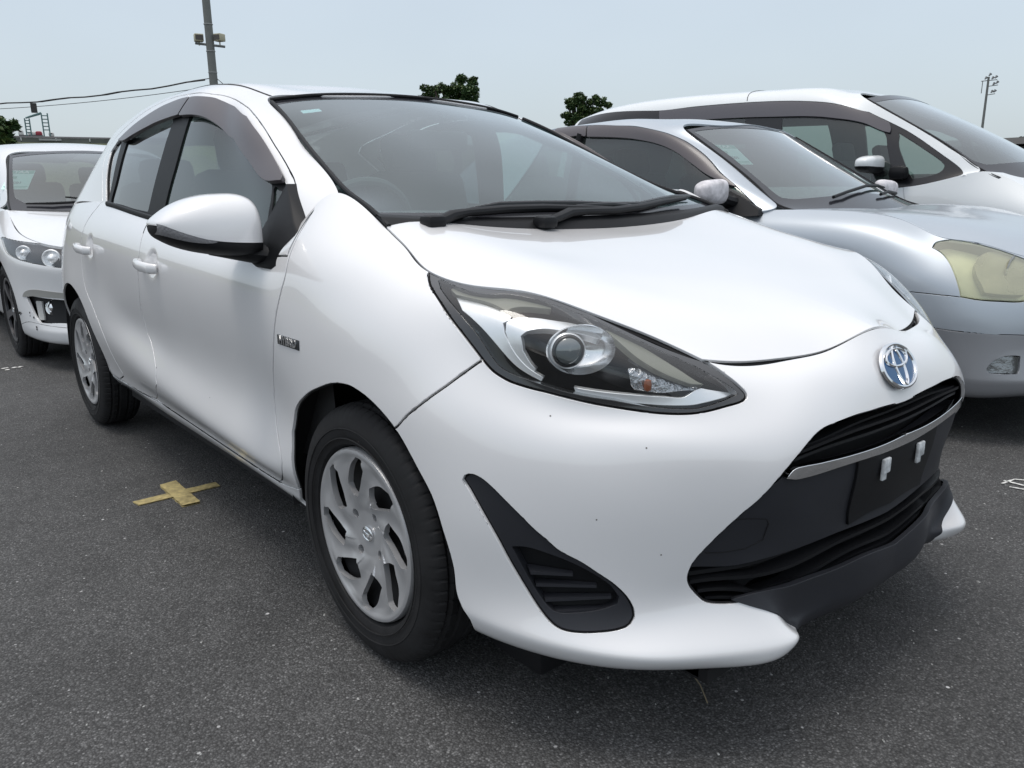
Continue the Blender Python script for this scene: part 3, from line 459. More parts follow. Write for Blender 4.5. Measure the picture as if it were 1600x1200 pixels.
def build_hatchback():
    root=empty('white_hatchback',(0,0,0))
    tag(root,'white hatchback with swept-back headlights, silver wheel covers and a blue-centred front badge, nearest the camera','car')
    W=Patch(WALL,symu=True,creases=(2,),smooth=8); TP=Patch(TOP,symv=True); HD=Patch(HOOD,nu=200,nv=120,symv=True,smooth=40); GS=Patch(GLASS,nu=160,nv=120,symv=True)
    O={k:np.array(v) for k,v in DATA_A.items()}
    both=(-1,1)
    for hx,hz in ((-1.285,.842),(-2.135,.857)):     # finger cups pressed into the doors behind the handles
        r2=((W.D[...,0]-hx)/.046)**2+((W.D[...,2]-hz)/.040)**2; W.D=W.D-W.Nn*(.014*np.exp(-r2**2*1.2))[...,None]*(W.D[...,1]>.5)[...,None]
    W.finish()
    kc=lambda P:(lambda uv: uv[:,0]>P.U-1e-5); kt=lambda P:(lambda uv: uv[:,1]>P.V-1e-5)
    uv,T=grid_tris(W,640,120)
    def take(name,keepT,sharp=38):
        nonlocal uv
        Q,c=smoothpoly(O[name],sharp=sharp); uv2,I,Oo=clip(uv,keepT,Q,c); uv=uv2; return I,Oo
    _,T=take('arch_f',T);_,T=take('arch_r',T);_,T=take('mouth',T);_,T=take('fog',T);_,T=take('headlight',T)
    bump,T=take('bumper',T); df,T=take('door_f',T); dr,T=take('door_r',T); sill,T=take('sill',T)
    cu=uv[T].mean(1)[:,0]; us=W.tu[9]; fen=T[cu>W.tu[8]]; rear=T[cu<=W.tu[8]]
    wuv=uv
    # roof, side frames
    uv,T=grid_tris(TP,420,150)
    fr,T=take('frame',T); dlo,fr=take('dlo',fr); frf,frr=take('frame_split',fr)
    tuv=uv
    o=dict(gap=.0026,flange=.006)
    shell('front_bumper',[(W,wuv,bump,dict(o,keep=kc(W)))],PAINT,root,both)
    for sd in both:
        shell('fender',[(W,wuv,fen,o)],PAINT,root,(sd,))
        d1=shell('front_door',[(W,wuv,df,o),(TP,tuv,frf,o)],PAINT,root,(sd,)); d2=shell('rear_door',[(W,wuv,dr,o),(TP,tuv,frr,o)],PAINT,root,(sd,))
        for dd,ux,uz in ((d1,-1.30,.835),(d2,-2.15,.85)):
            # door handle: grip bar over a scooped cup
            y=sd*.838; h=MB(); h.tube([(ux-.085,y+sd*.004,uz+.004),(ux-.07,y+sd*.022,uz+.004),(ux,y+sd*.030,uz),(ux+.07,y+sd*.022,uz-.004),(ux+.085,y+sd*.002,uz-.006)],[.012,.014,.0145,.014,.012],12,sx=.75,sy=1.25)
            h.build('handle',PAINT,dd)
            c=MB(); V=[];F=[]
            n=24
            for r,dp in ((1,.0015),(.8,-.0),(.45,-.0),(0.05,-.0)):
                for k in range(n):
                    a=2*math.pi*k/n; V.append((ux+.01+.045*r*math.cos(a),y+sd*(.0012+.003*r),uz+.043*r*math.sin(a)))
            for j in range(3):
                for k in range(n): F.append((j*n+k,j*n+(k+1)%n,(j+1)*n+(k+1)%n,(j+1)*n+k))
            #c.add(V,F).build('handle_cup',PAINT,dd)
        shell('rocker_panel',[(W,wuv,sill,dict(o,gap=.001))],PAINT,root,(sd,))
    shell('body',[(W,wuv,rear,dict(o,keep=lambda q:q[:,0]<1e-5)),(TP,tuv,T,dict(gap=.0005,flange=.012,keep=kt(TP)))],PAINT,root,both)
    huv,HT=grid_tris(HD,150,90); shell('bonnet',[(HD,huv,HT,dict(gap=.0018,flange=.004,keep=kt(HD)))],PAINT,root,both)
    shell('seam_shade_backing',[(W,wuv,np.concatenate([bump,df,dr,sill,fen,rear]),dict(gap=-.0005,flange=0,off=.0085,keep=kc(W))),(HD,huv,HT,dict(gap=-.006,flange=0,off=.0075,keep=kt(HD)))],DARK,root,both)  # black sheets added beneath panels, so shut gaps look deep in shadow
    # ---- screen: clear pane and black printed border
    guv,GT=grid_tris(GS,150,110); Q,c=smoothpoly(O['screen']); g2,gi,go=clip(guv,GT,Q,c)
    ws=shell('windscreen',[(GS,g2,gi,dict(gap=0,flange=0,off=.002,keep=kt(GS)))],WS,root,both)
    shell('border',[(GS,g2,go,dict(gap=0,flange=.004,off=.001,keep=kt(GS)))],mat('frit_black',(.02,.021,.026),.12),ws,both)
    for sd in both:
        m=MB(); e=[GS.D[2,i]*np.array([1,sd,1])+np.array([0,sd*.004,.003]) for i in range(0,160,5)]; m.tube(e,.0065,8,sx=1.,sy=1.); m.build('pillar_trim',BLK,root)
    m=MB(); e=[GS.D[j,-1]*np.array([1,s,1])+np.array([-.002,0,.004]) for s,js in ((-1,range(2,120,4)),(1,range(118,1,-4))) for j in js]; m.tube(e,.006,8); m.build('header_trim',BLK,root)
    for sd in both:
        m=MB(); vd=TP.tv[5]+.055; us=np.linspace(.1*TP.U,TP.U-.004,50); X=TP.P(us,np.full(50,vd)); m.tube([x*np.array([1,sd,1])-np.array([0,0,.004]) for x in X],.006,8); m.build('roof_seam',BLK,root)
    # ---- side windows
    for sd in both:
        dq=[]; sub=dlo; u2=tuv
        gl={}
        for k in ('glass_f','glass_r','glass_q','glass_s'):
            Q,c=smoothpoly(O[k]); u2,gi,sub=clip(u2,sub,Q,c); gl[k]=gi
        wf=shell('window_frame',[(TP,u2,sub,dict(gap=.001,flange=.01,off=.004))],BLK if sd else BLK,root,(sd,))
        for k,nm in (('glass_f','pane'),('glass_r','pane'),('glass_q','pane'),('glass_s','pane')):
            shell(nm,[(TP,u2,gl[k],dict(gap=-.002,flange=0,off=.009))],(GL if k in('glass_f','glass_s') else GLR),wf,(sd,))
        for k in ('visor_f','visor_r'):
            (vu,vi),_=cutout(TP,O[k]); lo,hi=TP.tv[1],TP.tv[5]
            shell('wind_visor',[(TP,vu,vi,dict(gap=0,flange=.012,off=-.016))],VIS,root,(sd,))
        # belt moulding
        us=np.linspace(W.tu[5]+.05,W.tu[9]-.07,60); X=W.P(us,np.full(60,W.V-.006)); Nn=W.N(us,np.full(60,W.V-.006)); m=MB()
        m.tube([(x+n*.003)*np.array([1,sd,1]) for x,n in zip(X,Nn)],.011,8,sx=.6,sy=1.0); m.build('belt_moulding',BLK,root)
        # corner sail and mirror
        m=MB()
        S=[(-.475,.700,1.09),(-.355,.742,1.0),(-.262,.762,.925),(-.275,.775,.903),(-.375,.800,.882),(-.47,.802,.885),(-.60,.795,.918),(-.60,.772,.945),(-.53,.765,.955),(-.50,.742,1.01)]
        n=len(S); cen=np.mean(S,0); V=[];
        for q in S: V.append(((q[0]),sd*(q[1]+.012),q[2]))
        for q in S: V.append(((q[0]*1.0),sd*(q[1]-.03),q[2]))
        Sm=[(cen[0]+(q[0]-cen[0])*.9,sd*(q[1]+.018),cen[2]+(q[2]-cen[2])*.9) for q in S]
        V+=Sm; V.append((cen[0],sd*(cen[1]+.020),cen[2])); F=[]
        for k in range(n):
            k2=(k+1)%n; F.append((k,k2,n+k2,n+k)); F.append((2*n+k,2*n+k2,k2,k)); F.append((3*n,2*n+k2,2*n+k))
        m.add(V,F).build('mirror_base',BLK,root,sharp=60)
        build_mirror(root,sd)
    # ---- dark inside of the wheel housings, floor and cabin lining
    m=MB()
    for wx in (0,-2.55):
        for sd in both: m.lathe([(.385,sd*.50),(.385,sd*.803)],40,'y',(wx,0,.315),a0=-.15,a1=math.pi+.15); m.lathe([(.02,sd*.50),(.385,sd*.50)],40,'y',(wx,0,.315),a0=-.15,a1=math.pi+.15)
    m.box((-1.28,0,.215),(1.75,1.46,.03)); m.box((.42,0,.17),(.62,1.0,.03)); m.box((-2.9,0,.25),(.5,1.2,.03)); m.box((0,0,.24),(.8,.96,.03)); m.box((-2.5,0,.24),(.8,.96,.03))
    m.build('underbody',DARK,root)
    m=MB(); m.box((.38,-.60,.150),(.16,.16,.08),bev=.01); m.box((.38,.60,.150),(.16,.16,.08),bev=.01); m.box((.60,0,.185),(.22,1.0,.05)); m.build('under_spoiler',BLK,root)
    # ---- cabin
    cu,CT=grid_tris(W,120,20,0,1,0.35,.985); X=W.P(cu[:,0],cu[:,1])-W.N(cu[:,0],cu[:,1])*.07; q=X[:,0]<-.15
    CT=CT[q[CT].all(1)]; cab=MB()
    for sd in both: cab.add(X*np.array([1,sd,1]),CT)
    cu,CT=grid_tris(TP,80,30,0,1,0.72,1.); X=TP.P(cu[:,0],cu[:,1])-TP.N(cu[:,0],cu[:,1])*.035
    cab.build('door_lining',mat('lining',(.03,.03,.031),.9),root)
    hl=MB()
    for sd in both: hl.add(X*np.array([1,sd,1]),CT)
    hl.build('headlining',mat('headliner',(.30,.30,.29),.95),root)
    m=MB(); m.box((-.36,0,.93),(.46,1.36,.16),bev=.05); m.box((-.52,0,.78),(.2,1.36,.3),bev=.05); m.box((-.58,-.36,.965),(.12,.34,.09),bev=.03); m.box((-.70,0,.55),(.9,.2,.35),bev=.03); m.box((-1.6,0,.32),(2.2,1.4,.1)); m.build('dashboard',DASH,root)
    m=MB(); cx,cy,cz=-.74,-.36,.93; R=Matrix.Rotation(math.radians(-66),3,'Y'); 
    m.tube([Vector((cx,cy,cz))+R@Vector((.185*math.cos(a),.185*math.sin(a),0)) for a in np.linspace(0,2*math.pi,36,endpoint=False)],.014,8,closed=True)
    for a in (0.2,math.pi-.2,1.5*math.pi): m.tube([(cx,cy,cz),Vector((cx,cy,cz))+R@Vector((.18*math.sin(a),.18*math.cos(a),0))],.018,8)
    m.build('steering_wheel',DASH,root)
    for x0 in (-1.22,):
        for y in (-.36,.36):
            st=empty('seat',(0,0,0)); st.parent=root
            m=MB(); m.box((x0+.12,y,.52),(.5,.5,.16),bev=.06); m.build('seat_cushion',SEAT,st)
            m=MB(); R=Matrix.Rotation(math.radians(-16),3,'Y'); m.box((x0-.20,y,.85),(.15,.48,.62),R,bev=.06); m.build('seat_back',SEAT,st)
            m=MB(); m.box((x0-.31,y,1.22),(.10,.26,.18),R,bev=.045); m.tube([(x0-.28,y-.06,1.0),(x0-.30,y-.06,1.2)],.007); m.tube([(x0-.28,y+.06,1.0),(x0-.30,y+.06,1.2)],.007); m.build('headrest',SEAT,st)
    m=MB(); m.box((-2.0,0,.55),(.5,1.25,.16),bev=.06); R=Matrix.Rotation(math.radians(-18),3,'Y'); m.box((-2.3,0,.85),(.15,1.25,.55),R,bev=.06)
    for y in (-.4,.4): m.box((-2.40,y,1.15),(.1,.24,.14),R,bev=.04)
    m.build('rear_seat',SEAT,root)
    m=MB(); m.box((-.80,0,1.235),(.03,.24,.065),bev=.012); m.tube([(-.80,0,1.26),(-.76,0,1.31)],.008); m.build('rear_view_mirror',BLK,root)
    m=MB(); X=GS.P(np.array([.86*GS.U]*2),np.array([GS.V*.12]*2))[0]
    # inspection sticker in the screen corner
    q=[]; 
    for du,dv in ((.885,.13),(.885,.245),(.855,.245),(.855,.13)): q.append((GS.P(np.array([du*GS.U]),np.array([dv*GS.V]))[0]-GS.N(np.array([du*GS.U]),np.array([dv*GS.V]))[0]*.006)*np.array([1,-1,1]))
    mk('windscreen_sticker',q,[(0,1,2,3)],mat('sticker_pale',(.62,.80,.84),.6),root)
    build_nose(root,W,O)
    for wx in (0,-2.55):
        for sd in both: build_wheel(root,(wx,sd*.735,.304),sd,.304)
    build_wipers(root,GS)
    build_side_badge(root,W)
    m=MB()
    for (x,w_,z,nx,ny,nz) in CHIPS:
        n=Vector((nx,-ny,nz)); p=Vector((x,-w_,z))+n*.0004; a=n.orthogonal().normalized(); c=n.cross(a); m.add([(p+(a*math.cos(t)*(1+.3*math.sin(3*t))+c*math.sin(t))*.0016)[:] for t in np.linspace(0,2*math.pi,8,endpoint=False)],[tuple(range(8))])
    tag(m.build('stone_chip',mat('chip_grey',(.12,.11,.10),.8),root),kind='stuff')
    for sd in (-1,1):
        m=MB(); m.tube([(x,sd*w_,z) for (x,w_,z) in TOW],.0011,6); m.build('tow_cover_seam',DARK,root)
    return root,W,TP,HD,GS
MIRROR_SECS=[ # y, x rear, x front, z bottom, z split, z top (car coordinates)
 (.803,-.575,-.445,.925,.948,1.030),(.809,-.595,-.425,.917,.948,1.050),(.832,-.607,-.410,.913,.949,1.064),(.88,-.61,-.405,.916,.952,1.068),(.93,-.61,-.408,.924,.958,1.064),(.97,-.605,-.418,.934,.967,1.053),(1.0,-.598,-.432,.946,.977,1.038),(1.025,-.585,-.45,.960,.988,1.020),(1.038,-.57,-.468,.971,.994,1.008),(1.044,-.55,-.49,.980,.996,1.002)]
def build_mirror(root,sd):
    mr=empty('door_mirror',(-.52,sd*.80,.96)); mr.parent=root
    S0=np.array(MIRROR_SECS); t=np.concatenate([[0],np.cumsum(np.hypot(np.diff(S0[:,0]),np.diff(S0[:,5])))]); tt=np.linspace(0,t[-1],40); secs=_ev(t,S0,_spl(t,S0),tt)
    def loft(part,name,m):
        V=[];F=[];n=40
        for (y,x0,x1,zb,zm,zt) in secs:
            cx=(x0+x1)/2; rx=(x1-x0)/2
            for k in range(n):
                a=math.pi*k/(n-1); ca,sa=math.cos(a),max(0,math.sin(a))
                x=cx+rx*math.copysign(abs(ca)**.8,ca)
                z=zm+(zt-zm)*sa**.62 if part=='top' else zm-.0015-(zm-zb)*sa**.7
                V.append((x+.52,sd*y-sd*.80,z-.96))
        for i in range(len(secs)-1):
            for j in range(n): F.append((i*n+j,i*n+(j+1)%n,(i+1)*n+(j+1)%n,(i+1)*n+j))
        F.append(tuple(range(n))[::-1]); F.append(tuple((len(secs)-1)*n+j for j in range(n)))
        q=MB(); q.add(V,F); return q.build(name,m,mr,sharp=50)
    loft('top','mirror_cap',PAINT); loft('bot','mirror_lower_shell',BLK)
    q=MB(); q.tube([(.06,-sd*.05,-.050),(.055,sd*.0,-.045),(.04,sd*.06,-.035),(.03,sd*.12,-.026)],[.04,.034,.028,.02],14,sx=1.5,sy=.75); q.build('mirror_stalk',BLK,mr)
    V=[];F=[]; m=26; yy=secs[:,0]
    for i in range(m+1):
        t=i/m; y=1.041-.115*t; f=lambda c: float(np.interp(y,yy,secs[:,c])); cx=(f(1)+f(2))/2; rx=(f(2)-f(1))/2
        top=f(4)+.006*(1-t)-.001; bot=f(4)-.020*(1-t)**.5
        for j in range(6):
            zz=top+(bot-top)*j/5
            if zz<f(4): q=min(.97,(f(4)-zz)/(f(4)-f(3)))**(1/.7)
            else: q=min(.97,(zz-f(4))/(f(5)-f(4)))**(1/.62)
            ca=math.sqrt(max(0,1-q*q)); x=cx+rx*ca**.8+.0025
            V.append((x+.52,sd*(y+.0015)-sd*.80,zz-.96))
    for i in range(m):
        for j in range(5): F.append((i*6+j,i*6+j+1,i*6+j+7,i*6+j+6))
    q=MB(); q.add(V,F); q.build('turn_signal',mat('signal_lens',(.20,.20,.21),.12,coat=1,bump=(160,.9,.003)),mr)
    q=MB(); q.box((-.078,sd*.095,.035),(.01,.14,.08),bev=.004); q.build('mirror_glass',CHR,mr)
    return mr
def build_wheel(root,c,sd,R,cover=True,rimr=.203,name='wheel',cov_mat=None,holes=8):
    wh=empty(name,c); wh.parent=root; s=sd
    w=.0875
    prof=[(rimr+.004,.060),(rimr+.012,.078),(rimr+.03,.084),(rimr+.05,.0875),(R-.045,.0865),(R-.022,.080),(R-.010,.072),(R-.004,.062),(R,.048),(R+.001,.02)]
    full=[(r,s*h) for r,h in prof]+[(r,-s*h) for r,h in prof[::-1]]
    dense=[]; 
    P0=prof+[(R+.001,-.0)]+[(r,-h) for r,h in prof[::-1]]
    hs_=[]; 
    for i in range(len(P0)-1):
        (r0,h0),(r1,h1)=P0[i],P0[i+1]; k=max(1,int(abs(h1-h0)/.006)) if min(r0,r1)>R-.03 else 1
        for j in range(k): dense.append((r0+(r1-r0)*j/k,h0+(h1-h0)*j/k))
    dense.append(P0[-1]); na=432; D=np.array(dense); A=np.arange(na)*2*np.pi/na; V=[];F=[]; nd=len(D)
    hh=D[:,1]; onb=D[:,0]>R-.012
    circ=onb&((np.abs(np.abs(hh)-.022)<.0035)|(np.abs(np.abs(hh)-.0505)<.003))
    for k in range(na):
        r=D[:,0].copy(); r[circ]-=.006
        ph=(k%6); sh=onb&(np.abs(hh)>.052); 
        if ph==0: r[sh]-=.0028
        ph2=(k+3)%9; md=onb&(np.abs(hh)<.047)&(np.abs(hh)>.025)
        if ph2==0: r[md]-=.004
        V.append(np.stack([r*math.cos(A[k]),s*hh,r*math.sin(A[k])],1))
    idx=np.arange(na)[:,None]*nd+np.arange(nd-1)[None]; nx=((np.arange(na)+1)%na)[:,None]*nd+np.arange(nd-1)[None]
    F=np.stack([idx,idx+1,nx+1,nx],-1).reshape(-1,4); 
    if s>0: F=F[:,::-1]
    ty=mk('tyre',np.concatenate(V),F,RUB,wh); bm=bmesh.new(); bm.from_mesh(ty.data); bmesh.ops.recalc_face_normals(bm,faces=bm.faces[:])
    for e in bm.edges:
        if len(e.link_faces)==2 and e.calc_face_angle(0)>math.radians(28): e.smooth=False
    bm.to_mesh(ty.data); bm.free()
    b=MB()
    for rr in (R-.052,rimr+.026): b.tube([((rr)*math.cos(a),s*.0872,(rr)*math.sin(a)) for a in np.linspace(0,2*math.pi,72,endpoint=False)],.0018,6,closed=True)
    b.build('sidewall_rib',RUB,ty)
    # wheel cover: dished disc in polar form with swept openings
    cm=cov_mat or COVER
    rs=np.array([0,.03,.055,.07,.10,.14,.17,.185,.195,.2035,.206]); hs=np.array([.060,.061,.062,.066,.072,.076,.076,.077,.080,.078,.068])
    nr,na=64,240; rr=np.linspace(.0,rimr+.002,nr); aa=np.linspace(0,2*np.pi,na+1)
    G=np.stack(np.meshgrid(rr,aa,indexing='ij'),-1).reshape(-1,2)
    uv=np.stack([G[:,0]*np.cos(G[:,1]),G[:,0]*np.sin(G[:,1])],1); i=np.arange((nr-1)*na); a=(i//na)*(na+1)+i%na
    T=np.concatenate([np.stack([a,a+1,a+na+2],1),np.stack([a,a+na+2,a+na+1],1)])
    if holes==8:
        hole=[(.44,7),(.53,21),(.62,24),(.80,9),(.925,-4),(.92,-11),(.80,-14),(.58,-5)]; hl=[]
        for k in range(8): hl.append([(q[0]*rimr*math.cos(math.radians(q[1]+97+45*k)),q[0]*rimr*math.sin(math.radians(q[1]+97+45*k))) for q in hole])
        for k in range(4): hl.append([(.062*math.cos(math.radians(55+90*k))+.011*math.cos(t),.062*math.sin(math.radians(55+90*k))+.011*math.sin(t)) for t in np.linspace(0,2*math.pi,14,endpoint=False)])
    elif holes==5:
        hole=[(.32,-18),(.62,-26),(.88,-27),(.92,-10),(.92,10),(.88,27),(.62,26),(.32,18)]; hl=[[(q[0]*rimr*math.cos(math.radians(q[1]+90+72*k)),q[0]*rimr*math.sin(math.radians(q[1]+90+72*k))) for q in hole] for k in range(5)]
    hreg=[]
    for h in hl:
        Q,cn=smoothpoly(np.array(h),step=.004,sharp=30); uv,I,T=clip(uv,T,Q,cn if len(cn) else ()); hreg.append(Q)
    uv,T=compact(uv,T)
    r=np.hypot(*uv.T); th=np.arctan2(uv[:,1],uv[:,0])
    H=np.interp(r,rs*rimr/.203,hs)
    if holes==8:   # each spoke is a twisted blade: one edge stands proud
        ph=(np.degrees(th)-97-0+ 60*(r/rimr-.7))%45; env=np.clip((r/rimr-.3)/.15,0,1)*np.clip((.93-r/rimr)/.08,0,1)
        H=H+env*(.004*np.cos(np.radians(ph*8))-.003*np.clip(1-ph/12,0,1))
    X=np.stack([uv[:,0],s*H,uv[:,1]],1); E=boundary(T); bv=np.unique(E); m=-np.ones(len(X),int); m[bv]=np.arange(len(bv)); n0=len(X)
    X2=X[bv].copy(); X2[:,1]-=s*.014; 
    tg=np.zeros((len(X),3)); d=X[E[:,1]]-X[E[:,0]]; np.add.at(tg,E[:,0],d); np.add.at(tg,E[:,1],d)
    # orient
    F=[T]; F.append(np.stack([E[:,1],E[:,0],n0+m[E[:,0]]],1)); F.append(np.stack([E[:,1],n0+m[E[:,0]],n0+m[E[:,1]]],1))
    b=MB(); b.add(np.concatenate([X,X2]),np.concatenate(F)); b.build('wheel_cover',cm,wh,sharp=38)
    b=MB(); b.lathe([(.0,s*.03),(.10,s*.03),(.17,s*.035),(.196,s*.05)],48); b.build('rim',mat('dark_rim',(.012,.012,.013),.6),wh)
    b=MB(); t=np.linspace(0,2*math.pi,40,endpoint=False)
    b.tube([(.021*math.cos(q),s*.064,.0155*math.sin(q)) for q in t],.0018,6,closed=True); b.tube([(.0075*math.cos(q),s*.064,.0150*math.sin(q)) for q in t],.0016,6,closed=True); b.tube([(.0165*math.cos(q),s*.064,.006*math.sin(q)+.006) for q in t],.0016,6,closed=True)
    b.build('badge',CHR,wh)
    return wh
def build_wipers(root,GS):
    # cowl cover under the wipers, then two arms with blades
    def g(fu,fv,side,h=0.):
        u=np.array([fu*GS.U]);v=np.array([fv*GS.V]); p=(GS.P(u,v)+GS.N(u,v)*h)[0]; return Vector((p[0],side*p[1],p[2]))
    V=[];F=[];n=40
    for s in (-1,1):
        for k in range(n+1):
            fv=k/n if s<0 else 1-k/n
            for fu,h in ((0.0,.002),(.03,.012),(.055,.010),(.062,.001)): V.append(g(fu,fv,s,h))
    for i in range(2*(n+1)-1):
        for j in range(3): F.append((i*4+j,i*4+j+1,i*4+j+5,i*4+j+4))
    b=MB(); b.add([v[:] for v in V],F); b.build('cowl_cover',BLK,root,sharp=50)
    for arm,blade in WIPERS:
        wp=empty('wiper',(0,0,0)); wp.parent=root
        m=MB(); A=[Vector(p) for p in arm]; r=[.013,.015,.017,.013,.014,.014,.012,.008]
        m.tube(A,r[:len(A)-1]+[.008],10,sx=1.0,sy=.8); m.build('wiper_arm',BLK,wp)
        m=MB(); A=[Vector(p) for p in blade]; m.tube(A,[.004]+[.009]*(len(A)-2)+[.004],8,sx=.7,sy=1.1); m.build('wiper_blade',GBLK,wp)
        m=MB(); m.box(arm[0],(.05,.05,.03),bev=.01); m.build('wiper_pivot',BLK,wp)
def build_nose(root,W,O):
    both=(-1,1); kc=lambda uv: uv[:,0]>W.U-1e-5
    # black backing behind the mouth, set back, with slats
    (mu,mi),_=cutout(W,O['mouth'])
    shell('grille_backing',[(W,mu,mi,dict(gap=-.004,flange=0,off=.07,keep=kc))],DARK,root,both)
    gr=empty('front_grille',(0,0,0)); gr.parent=root
    (cu,ci),_=cutout(W,O['panel']); uvp=cu
    Q,c=smoothpoly(O['mouth']); u2,ins,_o=clip(cu,ci,Q,c)
    pn=shell('lower_panel',[(W,u2,ins,dict(gap=.0,flange=.04,off=.014,keep=kc))],GREYP,gr,both)
    (cu,ci),_=cutout(W,O['chrome']); shell('chrome_strip',[(W,cu,ci,dict(gap=.0,flange=.012,off=.004,keep=kc))],CHR,gr,both)
    # rim of the mouth
    Q=smoothpoly(O['mouth'],step=.006)[0]; Q=Q[(Q[:,0]<W.U)&(Q[:,0]>0)]
    # slats: bands of constant height, swept along the patch
    pc=O['panel']; mth=smoothpoly(O['mouth'])[0]
    def slat(fv0,fv1,off,m,name,depth=.03,th=.006):
        us=np.linspace(W.U*.70,W.U,160); f=(us-us[0])/(us[-1]-us[0]); vs=np.interp(us,[fv0[0],W.U],[fv0[1],fv1])
        ok=inpoly(np.stack([np.minimum(us,W.U-1e-3),vs],1),mth)
        us=us[ok];vs=vs[ok]
        if len(us)<4: return
        X=W.P(us,vs);Nn=W.N(us,vs); V=[];F=[]
        a=X-Nn*off; up=np.array([0,0,1.])
        for s in both:
            n0=len(V); k=len(us)
            q=np.array([1,s,1.])
            for x,n in zip(a,Nn):
                nn=n*q; x=x*q
                V+= [tuple(x+up*th*.5),tuple(x-up*th*.5),tuple(x-nn*depth-up*th*.8),tuple(x-nn*depth+up*th*.8)]
            for i in range(k-1):
                for j in range(4): F.append((n0+i*4+j,n0+i*4+(j+1)%4,n0+(i+1)*4+(j+1)%4,n0+(i+1)*4+j))
        b=MB(); b.add(V,F); b.build(name,m,gr,sharp=30)
    SL=GRILLE_SLATS
    for (u0,v0,v1,off,th) in SL: slat((u0*W.U,v0*W.V),v1*W.V,off,BLK,'grille_slat',th=th)
    # black front lip
    (lu,li),_=cutout(W,O['lip']); shell('front_lip',[(W,lu,li,dict(gap=-.002,flange=.01,off=-.003,keep=kc))],GREYP,root,both)
    # fog bezels
    for sd in both:
        fb=empty('fog_bezel',(0,0,0)); fb.parent=root
        (fu,fi),_=cutout(W,O['fog']); Qv,cv=smoothpoly(O['vent'],sharp=50); f2,vin,vout=clip(fu,fi,Qv,cv)
        shell('bezel',[(W,f2,vout,dict(gap=.001,flange=.03,off=.006))],GREYP,fb,(sd,))
        shell('vent_back',[(W,f2,vin,dict(gap=-.002,flange=0,off=.032))],BLK,fb,(sd,))
        for k,(A,B,Cc,D) in enumerate(O_LOUV):
            # louvre: a wedge blade
            pts=[]
            for (u,v,of) in (A,B,Cc,D):
                p=W.P(np.array([u]),np.array([v]))[0]-W.N(np.array([u]),np.array([v]))[0]*of; pts.append(p*np.array([1,sd,1]))
            m=MB(); V=[tuple(p) for p in pts]+[tuple(p-np.array([0,0,.006])) for p in pts]
            m.add(V,[(0,1,2,3),(4,7,6,5),(0,4,5,1),(1,5,6,2),(2,6,7,3),(3,7,4,0)]); m.build('louvre',GREYP,fb,sharp=20)
    # headlights
    for sd in both: build_headlight(root,W,O,sd)
    # badge on the nose
    u=np.array([W.U]); 
    best=min(np.linspace(0,W.V,400),key=lambda v: abs(W.P(u,np.array([v]))[0][2]-.709)); p=W.P(u,np.array([best]))[0]; n=W.N(u,np.array([best]))[0]
    em=empty('front_badge',tuple(p+n*.004)); em.parent=root
    zt=Vector(n); xt=Vector((0,1,0)); yt=zt.cross(xt)   # yt roughly up the slope
    if yt.z<0: yt=-yt
    def L(a,b,h=0): return (xt*a+yt*b+zt*h)[:]
    t=np.linspace(0,2*math.pi,72,endpoint=False)
    rx,ry=.071,.0485
    b=MB(); b.add([L(0,0,.005)]+[L(rx*.93*math.cos(q),ry*.93*math.sin(q),.002) for q in t],[(0,i+1,(i+1)%72+1) for i in range(72)]); b.build('blue_ground',mat('badge_blue',(.0,.07,.20),.12,coat=.3),em)
    def ring(cx,cy,ax,ay,wd,name='ring'):
        b=MB(); prof=[(-1,0),(-.7,.75),(0,1),(.7,.75),(1,0)]; V=[];F=[]
        for q in t:
            for (o,h) in prof: V.append(L(cx+(ax+o*wd)*math.cos(q),cy+(ay+o*wd*.85)*math.sin(q),.001+h*.0065))
        for i in range(72):
            for j in range(4): F.append((i*5+j,i*5+j+1,((i+1)%72)*5+j+1,((i+1)%72)*5+j))
        b.add(V,F); b.build(name,CHR,em)
    ring(0,0,rx-.003,ry-.003,.0055,'outer_ring'); ring(0,ry*.36,rx*.62,ry*.38,.0050,'flat_oval'); ring(0,.0,rx*.25,ry*.84,.0046,'upright_oval')
    # plate mount with two torn foam pads
    pm=shell('number_plate_mount',[(W,)+rect_uv(W,O['plate'])+(dict(gap=0,flange=.008,off=.008,keep=kc),)],BLK,root,both)
    for sd_,q in ((-1,(.078,.522)),(1,(.078,.522))):
        best=None
        for u_ in np.linspace(W.U*.9,W.U,120):
            P_=W.P(np.full(60,u_),np.linspace(W.V*.3,W.V*.8,60)); d=np.hypot(P_[:,1]-q[0],P_[:,2]-q[1]); k=d.argmin()
            if best is None or d[k]<best[0]: best=(d[k],u_,np.linspace(W.V*.3,W.V*.8,60)[k])
        p=W.P(np.array([best[1]]),np.array([best[2]]))[0]; b=MB(); b.box((p[0]-.003,sd_*p[1],p[2]),(.008,.030,.032),bev=.003); b.box((p[0]-.004,sd_*p[1]-.005,p[2]-.020),(.006,.018,.020),bev=.002)
        b.build('foam_pad',mat('grey_foam',(.55,.57,.58),.8,noise=(80,.3)),pm)
def rect_uv(W,Q):
    (a,b),_=cutout(W,Q); return a,b
